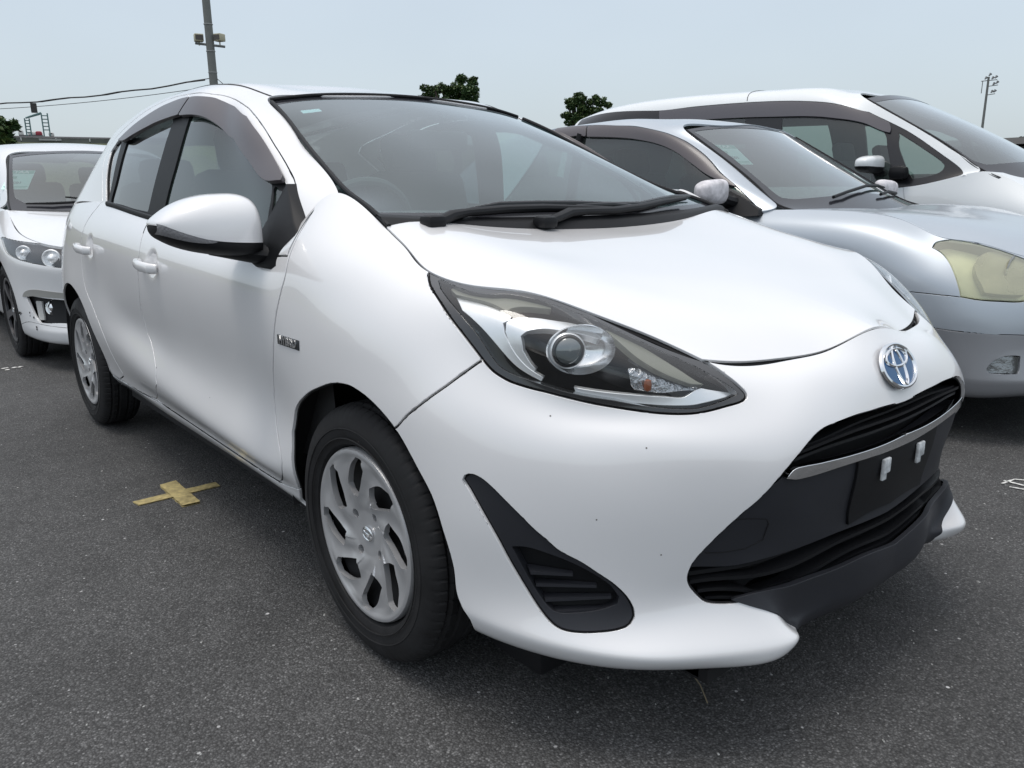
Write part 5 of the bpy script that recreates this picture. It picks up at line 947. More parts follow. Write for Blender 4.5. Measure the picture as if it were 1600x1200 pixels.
def mirror_simple(root,c,size,sd,mt,low=None,tilt=0.):
    """rounded mirror head on a short foot; c in car coordinates"""
    h=empty('door_mirror',c); h.parent=root; bm=bmesh.new(); bmesh.ops.create_icosphere(bm,subdivisions=4,radius=1)
    sx,sy,sz=size; 
    for v in bm.verts:
        p=v.co; k=.5
        v.co=Vector((math.copysign(abs(p.x)**.8,p.x)*sx,math.copysign(abs(p.y)**.58,p.y)*sy,math.copysign(abs(p.z)**.58,p.z)*sz*.95*(1-.25*(p.y*sd))))
    me=bpy.data.meshes.new('mirror_cap'); 
    for f in bm.faces: f.smooth=True
    me.materials.append(mt); me.materials.append(low or mt)
    bm.faces.ensure_lookup_table()
    for f in bm.faces:
        if f.calc_center_median().z< -sz*.25: f.material_index=1
    bm.to_mesh(me); bm.free(); o=bpy.data.objects.new('mirror_cap',me); COL.objects.link(o); o.parent=h
    m=MB(); m.tube([(0,-sd*sy*.7,-sz*.6),(0,-sd*(sy+.05),-sz*.9)],[.03,.04],10,sx=1.4); m.build('mirror_stalk',BLK,h); return h
def wiper2(root,pts,r=.009):
    wp=empty('wiper',(0,0,0)); wp.parent=root; m=MB(); m.tube(pts,[r]*(len(pts)-1)+[r*.6],8); m.build('wiper_arm',BLK,wp)
def text_obj(txt,size,mat_,M,parent,name='lettering',ext=.0006,flipx=False,bold=0.):
    cu=bpy.data.curves.new(name,'FONT'); cu.body=txt; cu.size=size; cu.align_x='CENTER'; cu.align_y='CENTER'; cu.extrude=ext; cu.offset=bold
    t=bpy.data.objects.new(name+'_tmp',cu); COL.objects.link(t); dg=bpy.context.evaluated_depsgraph_get(); me=bpy.data.meshes.new_from_object(t.evaluated_get(dg)); bpy.data.objects.remove(t)
    me.name=name; me.materials.clear(); me.materials.append(mat_)
    if flipx:
        for v in me.vertices: v.co.x=-v.co.x
        me.flip_normals()
    o=bpy.data.objects.new(name,me); COL.objects.link(o); o.matrix_world=M; 
    if parent is not None:
        o.parent=parent; o.matrix_parent_inverse=Matrix.Identity(4); o.matrix_local=M
    return o
def paper_sheet(root,G,fu,fv,sd,wd,ht,name='auction_sheet'):
    """pale sheet taped behind the glass, printed green head band; letters read backwards from outside"""
    u=np.array([fu*G.U]);v=np.array([fv*G.V]); p=G.P(u,v)[0]*np.array([1,sd,1]); n=G.N(u,v)[0]*np.array([1,sd,1]); n=Vector(n); 
    up=(Vector((0,0,1))-n*n.z).normalized(); x=up.cross(n).normalized(); p=Vector(p)-n*.012
    M=Matrix(((x.x,up.x,n.x,p.x),(x.y,up.y,n.y,p.y),(x.z,up.z,n.z,p.z),(0,0,0,1)))
    s_=empty(name,(0,0,0)); s_.parent=root; s_.matrix_local=M
    m=MB(); m.box((0,0,0),(wd,ht,.001)); m.build('paper',mat('sheet_paper',(.62,.84,.80),.7),s_)
    m=MB(); m.box((0,ht*.40,.0012),(wd*.96,ht*.16,.001)); m.box((0,-ht*.36,.0012),(wd*.9,ht*.02,.001)); m.box((0,-ht*.42,.0012),(wd*.8,ht*.015,.001)); m.box((-wd*.25,ht*.12,.0012),(wd*.3,ht*.12,.001)); o=m.build('printing',mat('print_green',(.10,.42,.33),.7),s_); tag(o,kind='stuff')
    text_obj('AAT',ht*.19,mat('print_white',(.8,.85,.84),.7),Matrix.Translation((0,ht*.40,.002)),s_,flipx=True,bold=ht*.006)
    text_obj('107',ht*.15,mat('print_grey',(.18,.30,.30),.7),Matrix.Translation((0,-ht*.17,.002)),s_,flipx=True,bold=ht*.004)
def build_sedan():
    c=Car('B','silver_sedan',2.72,-.15,'pale silver blue sedan with yellowed headlight, beside the near white hatchback','car',None,0) if False else Car('B','silver_sedan',2.72,-.15,'pale silver blue car with yellowed headlight, parked between hatchback and minivan',SILVER,None,0)
    r=c.root; W=c.P['wall']
    hl=c.take('wall','headlight'); fog=c.take('wall','fog'); gr=c.take('wall','groove'); low=c.take('wall','lower'); bu=c.take('wall','bumper'); rest=c.uv['wall'][1]
    c.sh('body','wall',rest,SILVER,keep='c',gap=.0015,flange=.012)
    c.sh('front_bumper','wall',bu,SILVER,keep='c',gap=.0018,flange=.015); c.sh('bumper_skirt','wall',low,SILVLOW,keep='c',gap=.001,flange=.01); g=c.sh('bumper_groove','wall',gr,BLK,keep='c',gap=0,flange=0,off=.008)
    for sd in (-1,1):
        h=empty('headlight',(0,0,0)); h.parent=r
        c.sh('housing','wall',hl,mat('lamp_bowl_yellow',(.66,.67,.54),.45,noise=(9,.2)),h,(sd,),gap=-.001,flange=0,off=.06)
        c.sh('lens','wall',hl,glassmat('yellow_lens',(.93,.94,.78),gain=1.8,haze=.24,hazecol=(.80,.82,.66)) if 'yellow_lens' not in MATS else MATS['yellow_lens'],h,(sd,),gap=.003,flange=0,off=.002)
        c.sh('surround','wall',hl,mat('lamp_bowl_yellow'),h,(sd,),gap=.001,flange=.05,off=.004) if False else None
        b=MB(); b.lathe([(.082,.0),(.074,.004),(.055,-.03),(.03,-.05),(.0,-.055)],36,'x',(.335+.15,sd*.60,.705)); b.build('reflector_bowl',mat('old_chrome',(.42,.40,.36),.22,.85,bump=(60,.6,.004)),h); b=MB(); b.lathe([(.016,-.02),(.014,.005),(0,.012)],14,'x',(.335+.15,sd*.60,.705)); b.build('bulb',SIL,h)
        c.piece('reflector','wall','hl_bowl',mat('dull_reflector',(.30,.29,.25),.3,.7,noise=(5,.3),bump=(30,.5,.006)),h,(sd,),off=.016,flange=.03)
        f=empty('fog_lamp',(0,0,0)); f.parent=r
        c.sh('recess','wall',fog,mat('fog_recess',(.30,.31,.32),.22,.8,bump=(40,.5,.01)),f,(sd,),gap=-.002,flange=0,off=.03); c.sh('lens','wall',fog,LENS,f,(sd,),gap=.002,flange=0,off=.004)
        m=MB(); m.box((.43+.15,sd*.655,.335),(.05,.035,.10)); m.build('bracket',BLK,f)
        mirror_simple(r,(-.945+.15,sd*.95,1.052),(.05,.112,.062),sd,mat('peeling_paint',(.62,.60,.62),.5,noise=(22,.35)))
        m=MB(); S=[(-1.02,.745,1.075),(-.90,.765,1.03),(-.76,.80,.965),(-.745,.83,.935),(-.80,.838,.93),(-1.05,.835,.94),(-1.04,.80,1.0)]; n=len(S)
        V=[(q[0]+.15,sd*(q[1]+.006),q[2]) for q in S]+[(q[0]+.15,sd*(q[1]-.04),q[2]) for q in S]; m.add(V,[tuple(range(n)),tuple(range(2*n-1,n-1,-1))]+[(k,(k+1)%n,n+(k+1)%n,n+k) for k in range(n)]); m.build('mirror_base',BLK,r)
    dl=c.take('top','dlo'); c.sh('roof','top',c.uv['top'][1],SILVER,keep='c',gap=.0005,flange=.01)
    for sd in (-1,1):
        c.sh('window','top',dl,GL2,None,(sd,),gap=0,flange=.004,off=.006)
        for k in ('visor','visor_r'): c.piece('wind_visor','top',k,VIS,None,(sd,),off=-.014)
        T=c.P['top']; m=MB()
        for x in (-2.12,): 
            pts=[]; 
            for z in np.linspace(.99,1.40,8):
                d=np.hypot(T.D[...,0]-(x+.15+(z-1)*-.06),T.D[...,2]-z); j,i=np.unravel_index(d.argmin(),d.shape); pts.append(T.D[j,i]*np.array([1,sd,1]))
            m.tube(pts,.04,6,sx=1,sy=.35)
        m.build('door_pillar',BLK,r)
    c.common(WS2,GL2); c.cabin(-.85,1.0,-1.75)
    G=c.P['glass']; paper_sheet(r,G,SHEET_B[0],SHEET_B[1]+.06,-1,.15,.22)
    def g(x,w,h): 
        d=np.hypot(G.D[...,0]-x-.15,G.D[...,1]-abs(w)); j,i=np.unravel_index(d.argmin(),d.shape); p=G.D[j,i]; return (p[0],p[1]*(1 if w>0 else -1),p[2]+h)
    wiper2(r,[g(-.62,-.35,.02),g(-.62,-.2,.03),g(-.66,.1,.03),g(-.72,.35,.02),g(-.75,.5,.02)]); wiper2(r,[g(-.60,.15,.02),g(-.63,.3,.03),g(-.70,.55,.02),g(-.76,.68,.02)])
    m=MB(); 
    for x in (0,-2.7): 
        for sd in (-1,1): m.box((x,sd*.72,.32),(.62,.2,.62),bev=.28); 
    m.box((-1.4,0,.24),(4.4,1.3,.06)); m.build('underbody',DARK,r)
def build_minivan():
    c=Car('C','white_minivan',5.45,-.6,'tall white minivan standing behind the silver car, farthest right of the row',WHITE3,None,0); r=c.root; o=.6
    dr=c.take('wall','door'); c.sh('body','wall',c.uv['wall'][1],WHITE3,keep='c',gap=.001,flange=.01); [c.sh('front_door','wall',dr,WHITE3,None,(sd,),gap=.002,flange=.012) for sd in (-1,1)]
    dl=c.take('top','dlo'); c.sh('roof','top',c.uv['top'][1],WHITE3,keep='c',gap=.0005,flange=.01)
    uv,_T=c.uv['top']; gl=[]
    for k in ('win_f','win_q','win_r'):
        Q,cc=smoothpoly(c.O[k]); uv,I,dl=clip(uv,dl,Q,cc); gl.append(I)
    c.uv['top']=(uv,_T)
    for sd in (-1,1):
        wf=c.sh('window_frame','top',dl,GBLK,None,(sd,),gap=0,flange=.02,off=.003)
        for I in gl: c.sh('pane','top',I,GL3,wf,(sd,),gap=-.002,flange=0,off=.007)
        c.piece('wind_visor','top','visor',mat('minivan_visor',(.07,.065,.075),.2,coat=.5),None,(sd,),off=-.014)
        mirror_simple(r,(-1.46+o,sd*.97,1.235),(.075,.15,.068),sd,WHITE3,BLK)
        m=MB(); m.box((-1.28+o,sd*.87,1.17),(.14,.10,.10),bev=.04); m.build('mirror_base',BLK,r)
        T=c.P['top']; X=[T.D[int(j),int(260*.605)] for j in range(55,108,4)]; m=MB(); m.tube([x*np.array([1,sd,1]) for x in X],.004,6); m.build('roof_joint',BLK,r)
    c.common(WS2,GL3); c.cabin(-.85,1.16,-1.75,.12)
    m=MB()
    for x in (0,-2.8):
        for sd in (-1,1): m.box((x,sd*.74,.32),(.64,.2,.64),bev=.28)
    m.box((-1.5,0,.24),(4.6,1.3,.06)); m.build('underbody',DARK,r)
def build_left():
    c=Car('D','white_compact_car',.03,-4.66,'white compact car with chipped bumper and round fog lamp, behind the hatchback, left edge',WHITE2,None,0); r=c.root; o=4.66
    hl=c.take('wall','headlight'); pit=c.take('wall','fogpit'); c.take('wall','arch'); lip=c.take('wall','liplow')
    c.sh('body','wall',c.uv['wall'][1],WHITE2,keep='c',gap=.001,flange=.014); c.sh('bumper_skirt','wall',lip,WHITE2,keep='c',gap=.0015,flange=.014)
    for sd in (-1,1):
        h=empty('headlight',(0,0,0)); h.parent=r
        c.sh('housing','wall',hl,mat('lamp_grey2',(.10,.10,.09),.35,.3,noise=(20,.2)),h,(sd,),gap=-.002,flange=0,off=.04); c.sh('lens','wall',hl,LENS,h,(sd,),gap=.002,flange=0,off=.002); c.sh('seal','wall',hl,BLK,h,(sd,),gap=-.001,flange=.01,off=.03)
        n=Vector((.86,sd*.5,.1)).normalized(); q=Vector((0,0,1)).rotation_difference(n).to_matrix()
        for (x,w,z,rr) in ((-4.22,.765,.715,.046),(-3.96,.665,.69,.055)):
            b=MB(); b.lathe([(rr,.012),(rr*.9,.02),(rr*.72,.005),(rr*.55,.01),(rr*.35,.02),(0,.026)],28,'z'); b.V=[b.V[0]@np.array(q).T+np.array((x+o,sd*w,z))]; b.build('projector',SIL,h)
        f=empty('fog_lamp',(0,0,0)); f.parent=r
        c.sh('recess','wall',pit,BLK,f,(sd,),gap=-.002,flange=0,off=.03); c.piece('daytime_strip','wall','drl',mat('drl_grey',(.45,.46,.45),.3),f,(sd,),off=.018)
        c.piece('trim_bar','wall','fogtrim',mat('trim_grey',(.42,.42,.40),.4,.5),f,(sd,),off=-.003)
        b=MB(); b.lathe([(.048,.03),(.044,.035),(.038,.02),(.028,.03),(0,.036)],24,'z'); b.V=[b.V[0]@np.array(q).T+np.array((-3.99+o,sd*.675,.385))-np.array((.035,0,0))]; b.build('lamp',CHR,f)
        build_wheel(r,(-4.66+o,sd*.748,.318),sd,.318,name='wheel',cov_mat=mat('alloy_dark',(.16,.16,.17),.35,.8),holes=5,rimr=.215)
        build_wheel(r,(-7.2+o,sd*.748,.318),sd,.318,name='wheel',cov_mat=mat('alloy_dark',(.16,.16,.17),.35,.8),holes=5,rimr=.215)
    dl=c.take('top','dlo'); c.sh('roof','top',c.uv['top'][1],WHITE2,keep='c',gap=.0005,flange=.01); 
    for sd in (-1,1): c.sh('window','top',dl,GL2,None,(sd,),gap=0,flange=.004,off=.006); mirror_simple(r,(-5.1+o,sd*.93,1.03),(.07,.10,.06),sd,WHITE2,BLK)
    c.common(WS2,GL2); c.cabin(-5.05,1.0,-5.9)
    G=c.P['glass']; paper_sheet(r,G,*SHEET_D,-1,.17,.27)
    def g(x,w,h): 
        d=np.hypot(G.D[...,0]-x-o,G.D[...,1]-abs(w)); j,i=np.unravel_index(d.argmin(),d.shape); p=G.D[j,i]; return (p[0],p[1]*(1 if w>0 else -1),p[2]+h)
    wiper2(r,[g(-4.84,-.30,.02),g(-4.86,-.45,.02),g(-4.92,-.6,.015)]); wiper2(r,[g(-4.80,.1,.02),g(-4.83,-.15,.03),g(-4.92,-.35,.02)])
    m=MB(); m.box((-1.2,0,.22),(3.8,1.25,.06)); m.build('underbody',DARK,r)
    # chips where the bumper was knocked
    m=MB(); W=c.P['wall']
    rr=random.Random(4)
    for (x,w,z) in ((-4.20,.785,.46),(-4.28,.80,.33),(-4.13,.77,.33),(-4.16,.775,.34),(-4.10,.765,.26),(-4.30,.805,.335)):
        d=((W.D-np.array([x+o,w,z]))**2).sum(2); j,i=np.unravel_index(d.argmin(),d.shape); p=W.D[j,i]+W.Nn[j,i]*.001; 
        for k in range(2):
            m.box((p[0]+rr.uniform(-.01,.01),-(p[1]),p[2]+rr.uniform(-.012,.012)),(.012,.003,.010))
    tag(m.build('paint_chip',DARK,r),kind='stuff')
TAPE=([-1.354, -0.962],[-1.35, -0.677],[-1.48, -0.813],[-1.209, -0.816])
TAPEC=[-1.359, -0.822]
SCRAP1=[(-4.266, -0.949, -0.016, 0.037, 0.03), (-4.209, -0.94, -0.002, 0.024, 0.03), (-4.24, -0.894, -0.027, 0.025, 0.03), (-4.239, -0.866, -0.027, 0.025, 0.03)]
SCRAP2=[(0.589, 1.505, 0.015, 0.085, 0.012), (0.582, 1.546, 0.068, -0.002, 0.012), (0.619, 1.491, 0.044, 0.011, 0.01), (0.604, 1.59, 0.036, 0.021, 0.012)]
STEM=([0.548, -0.3],[0.643, -0.365])
TREES=[('tree', (-17.79, 12.67, 0), 3.7315833289890237, [(-0.37, -0.52, 3.74, 0.206), (-0.51, -0.66, 3.92, 0.137), (-0.38, -0.61, 3.9, 0.11), (-0.15, -0.6, 3.89, 0.09), (-0.6, -0.47, 3.7, 0.116), (-0.45, -0.11, 3.95, 0.194), (-0.26, -0.09, 3.91, 0.127), (-0.43, -0.34, 3.87, 0.086), (-0.57, -0.22, 3.89, 0.125), (-0.38, 0.14, 3.89, 0.125), (0.06, 0.08, 3.91, 0.243), (0.03, 0.2, 4.16, 0.143), (0.1, 0.21, 4.17, 0.162), (0.26, -0.08, 3.89, 0.109), (0.2, 0.26, 3.79, 0.138), (0.52, 0.19, 3.67, 0.243), (0.73, 0.19, 3.82, 0.119), (0.62, -0.03, 3.74, 0.13), (0.44, -0.09, 3.51, 0.099), (0.52, 0.06, 3.84, 0.15), (0.32, 0.42, 4.02, 0.158), (0.24, 0.51, 4.08, 0.066), (0.35, 0.48, 4.16, 0.096), (0.39, 0.39, 4.17, 0.079), (0.22, 0.4, 4.13, 0.096), (-0.21, 0.05, 3.64, 0.267), (-0.17, -0.09, 3.84, 0.177), (0.06, 0.22, 3.64, 0.175), (-0.29, 0.18, 3.91, 0.131), (-0.31, 0.27, 3.57, 0.119), (0.3, 0.39, 3.32, 0.243), (0.27, 0.31, 3.54, 0.101), (0.55, 0.37, 3.41, 0.114), (0.16, 0.3, 3.53, 0.126), (0.4, 0.43, 3.51, 0.131), (-0.53, -0.75, 3.57, 0.146), (-0.44, -0.89, 3.51, 0.097), (-0.59, -0.82, 3.67, 0.076), (-0.48, -0.68, 3.69, 0.077), (-0.41, -0.75, 3.73, 0.077), (-0.22, -0.3, 3.36, 0.304), (-0.48, -0.28, 3.58, 0.147), (-0.47, -0.13, 3.25, 0.205), (0.07, -0.37, 3.53, 0.151), (0.1, -0.1, 3.32, 0.195)], 11000, 7, 'dark green bushy tree top seen above the hatchback roof', {'lsz': 0.052}), ('tree', (-19.66, 19.65, 0), 3.9764177178747784, [(-0.2, -0.2, 4.0, 0.197), (-0.31, -0.07, 4.18, 0.117), (-0.28, -0.33, 4.15, 0.118), (-0.25, 0.03, 4.07, 0.117), (-0.23, -0.1, 4.21, 0.111), (-0.0, -0.0, 4.15, 0.213), (0.2, 0.01, 4.23, 0.125), (-0.16, 0.04, 4.35, 0.132), (-0.13, 0.18, 4.29, 0.134), (-0.1, 0.14, 4.37, 0.126), (0.07, 0.35, 3.86, 0.258), (0.2, 0.33, 4.12, 0.142), (0.18, 0.53, 4.13, 0.138), (-0.02, 0.12, 4.07, 0.116), (0.12, 0.07, 3.99, 0.134), (0.54, 0.52, 4.09, 0.197), (0.42, 0.4, 4.26, 0.119), (0.74, 0.56, 4.02, 0.115), (0.58, 0.71, 4.23, 0.082), (0.37, 0.55, 4.06, 0.087), (0.74, 0.71, 3.98, 0.121), (0.69, 0.81, 3.95, 0.05), (0.6, 0.74, 3.99, 0.069), (0.74, 0.77, 4.07, 0.062), (0.72, 0.82, 4.0, 0.077), (-0.28, -0.28, 3.67, 0.167), (-0.4, -0.16, 3.57, 0.072), (-0.47, -0.33, 3.67, 0.111), (-0.19, -0.47, 3.7, 0.097), (-0.41, -0.14, 3.6, 0.093), (0.0, 0.0, 3.56, 0.304), (0.14, -0.04, 3.89, 0.152), (0.18, -0.15, 3.4, 0.17), (-0.26, -0.22, 3.44, 0.197), (-0.21, 0.21, 3.61, 0.147), (0.41, 0.4, 3.77, 0.213), (0.69, 0.35, 3.79, 0.139), (0.17, 0.24, 3.73, 0.115), (0.16, 0.55, 3.76, 0.114), (0.37, 0.59, 3.82, 0.122)], 8000, 9, 'small dark tree top standing between hatchback and minivan roofs', {'lsz': 0.06}), ('tree', (-30.15, 3.19, 0), 3.3934713445523625, [(-0.01, -0.08, 3.39, 0.227), (-0.28, 0.02, 3.37, 0.143), (0.21, -0.06, 3.47, 0.15), (0.03, -0.3, 3.35, 0.101), (0.26, -0.1, 3.37, 0.121), (0.02, 0.12, 3.2, 0.243), (-0.14, -0.09, 3.34, 0.106), (0.04, -0.16, 3.18, 0.12), (-0.05, 0.36, 3.29, 0.122), (0.01, -0.08, 3.3, 0.115), (0.06, 0.38, 3.25, 0.146), (-0.03, 0.41, 3.42, 0.081), (0.17, 0.39, 3.36, 0.082), (0.02, 0.24, 3.33, 0.095), (-0.08, 0.5, 3.27, 0.067), (-0.03, -0.23, 2.99, 0.356), (-0.09, -0.03, 3.25, 0.225), (-0.15, -0.57, 3.06, 0.22), (0.29, -0.43, 2.86, 0.197), (-0.37, -0.22, 2.99, 0.201), (-0.0, -0.0, 2.69, 0.405), (0.14, -0.33, 2.5, 0.254), (0.08, -0.29, 2.89, 0.243), (0.18, -0.02, 3.15, 0.169), (0.26, -0.4, 2.59, 0.269)], 3000, 13, 'light green tree at the left edge in front of the raised road', {'lsz': 0.13, 'leafc': ((0.07, 0.11, 0.03), (0.11, 0.15, 0.04), (0.15, 0.17, 0.06))}), ('tree', (-25.49, 84.24, 0), 5.257863355214623, [(-0.18, -0.06, 4.85, 0.6612244897959184), (0.48, 0.15, 4.94, 0.7346938775510204)], 900, 15, 'distant dark tree behind the low building at the right edge', {'lsz': 0.3})]
MAST=(-34.023,11.896)
MASTH=16.0
MASTZ=7.129
MASTB=[7.943, 6.878, 6.031]
WIRES=[(([-34.034, 11.866, 5.824], [-53.492, -0.224, 5.643], 0.5), 0.018), (([-34.098, 11.552, 5.729], [-53.492, -0.244, 5.517], 0.4), 0.032), (([-34.045, 11.836, 5.487], [-53.493, -0.271, 5.359], 0.4), 0.014), (([-33.979, 12.011, 5.829], [-24.962, 12.526, 2.603], 0.3), 0.014)]
WLAB=['thin upper overhead wire running left from the tall pole','thick twisted black cable running left from the tall pole','lowest thin overhead wire left of the tall pole','short stay wire sloping right from the tall pole']
MAST2=(-33.998,97.196)
MAST2H=12.579
ROAD={'p': (-244.31, 44.005, 0), 'd': (0.2158, 0.9764, 0), 'z': 15.9, 'zb': 14.19, 'lad': [(-2.89, -1.81, 16.95, 20.81), (1.33, 2.73, 17.27, 21.77)], 'box': (-0.94, 1.48, 22.09, 24.41), 'beam': [(-1.88, 20.81, 1.33, 22.01), (-2.46, 20.57, 1.04, 21.69)], 'cab': (-4.83, -3.68, 16.46, 17.75), 'tank': (-2.6, -0.72, 16.38, 17.43), 'tail': (-0.86, 0.74, 16.38, 17.59), 'chas': (-4.76, 0.89, 16.14, 16.54), 'van': (2.22, 3.55, 16.3, 17.35), 'sign': (0.01, 5.19, 14.76, 15.25)}
SHED=(-19.58,77.67,4.53)
MASTBR=.19
# ================= the lot and what stands beyond it =================
def asphalt_mat():
    m=bpy.data.materials.new('asphalt'); m.use_nodes=True; t=m.node_tree; b=t.nodes['Principled BSDF']; L=t.links
    g=t.nodes.new('ShaderNodeNewGeometry')
    def noise(sc,det=4,ro=.6): 
        n=t.nodes.new('ShaderNodeTexNoise'); n.inputs['Scale'].default_value=sc; n.inputs['Detail'].default_value=det; n.inputs['Roughness'].default_value=ro; L.new(g.outputs['Position'],n.inputs[0]); return n
    def vor(sc,f='F1'): 
        n=t.nodes.new('ShaderNodeTexVoronoi'); n.feature=f; n.inputs['Scale'].default_value=sc; L.new(g.outputs['Position'],n.inputs['Vector']); return n
    def ramp(src,pts): 
        r=t.nodes.new('ShaderNodeValToRGB'); e=r.color_ramp.elements; e[0].position,e[0].color=pts[0][0],(*[pts[0][1]]*3,1) if not isinstance(pts[0][1],tuple) else (*pts[0][1],1); e[1].position,e[1].color=pts[-1][0],(*[pts[-1][1]]*3,1) if not isinstance(pts[-1][1],tuple) else (*pts[-1][1],1)
        for p,c in pts[1:-1]: q=e.new(p); q.color=(*[c]*3,1)
        L.new(src,r.inputs[0]); return r
    def mix(a,b_,f,mode='MIX'):
        x=t.nodes.new('ShaderNodeMix'); x.data_type='RGBA'; x.blend_type=mode
        for s_,v in ((0,f),(6,a),(7,b_)):
            if hasattr(v,'is_linked'): L.new(v,x.inputs[s_])
            else: x.inputs[s_].default_value=v if s_==0 else (*[v]*3,1)
        return x.outputs[2]
    v1=vor(215); v2=vor(70)
    # per-stone tone
    stone=ramp(v1.outputs['Color'],[(.0,.052),(.5,.085),(.8,.13),(1.,.27)]); base=mix(stone.outputs[0],1,.0)
    cell=ramp(v1.outputs['Distance'],[(.25,1.),(.75,.42)]); base=mix(base,cell.outputs[0],.85,'MULTIPLY')
    big=noise(.55,5,.6); bt=ramp(big.outputs[0],[(.3,.80),(.7,1.25)]); base=mix(base,bt.outputs[0],1,'MULTIPLY')
    med=noise(6,5,.6); mt=ramp(med.outputs[0],[(.3,.85),(.7,1.12)]); base=mix(base,mt.outputs[0],1,'MULTIPLY')
    st=noise(1.1,3,.5); s2=ramp(st.outputs[0],[(.60,1.),(.70,.72)]); base=mix(base,s2.outputs[0],1,'MULTIPLY')
    # scattered pale chips
    sp=vor(38); sep=t.nodes.new('ShaderNodeSeparateColor'); L.new(sp.outputs['Color'],sep.inputs[0])
    rare=ramp(sep.outputs[0],[(.955,0.),(.96,1.)]); rare.color_ramp.interpolation='CONSTANT'; sz=ramp(sp.outputs['Distance'],[(.10,1.),(.16,0.)])
    chip=mix(rare.outputs[0],sz.outputs[0],1,'MULTIPLY'); base=mix(base,.42,chip)
    sp2=vor(12); sep2=t.nodes.new('ShaderNodeSeparateColor'); L.new(sp2.outputs['Color'],sep2.inputs[0]); rare2=ramp(sep2.outputs[1],[(.93,0.),(.935,1.)]); sz2=ramp(sp2.outputs['Distance'],[(.045,1.),(.065,0.)]); chip2=mix(rare2.outputs[0],sz2.outputs[0],1,'MULTIPLY'); base=mix(base,.55,chip2)
    L.new(base,b.inputs['Base Color']); b.inputs['Roughness'].default_value=.78; b.inputs['Specular IOR Level'].default_value=.35
    bp=t.nodes.new('ShaderNodeBump'); bp.inputs['Strength'].default_value=.9; bp.inputs['Distance'].default_value=.0035
    h=mix(cell.outputs[0],ramp(noise(90,3).outputs[0],[(.3,0.),(.7,1.)]).outputs[0],.35); L.new(h,bp.inputs['Height']); L.new(bp.outputs[0],b.inputs['Normal'])
    return m
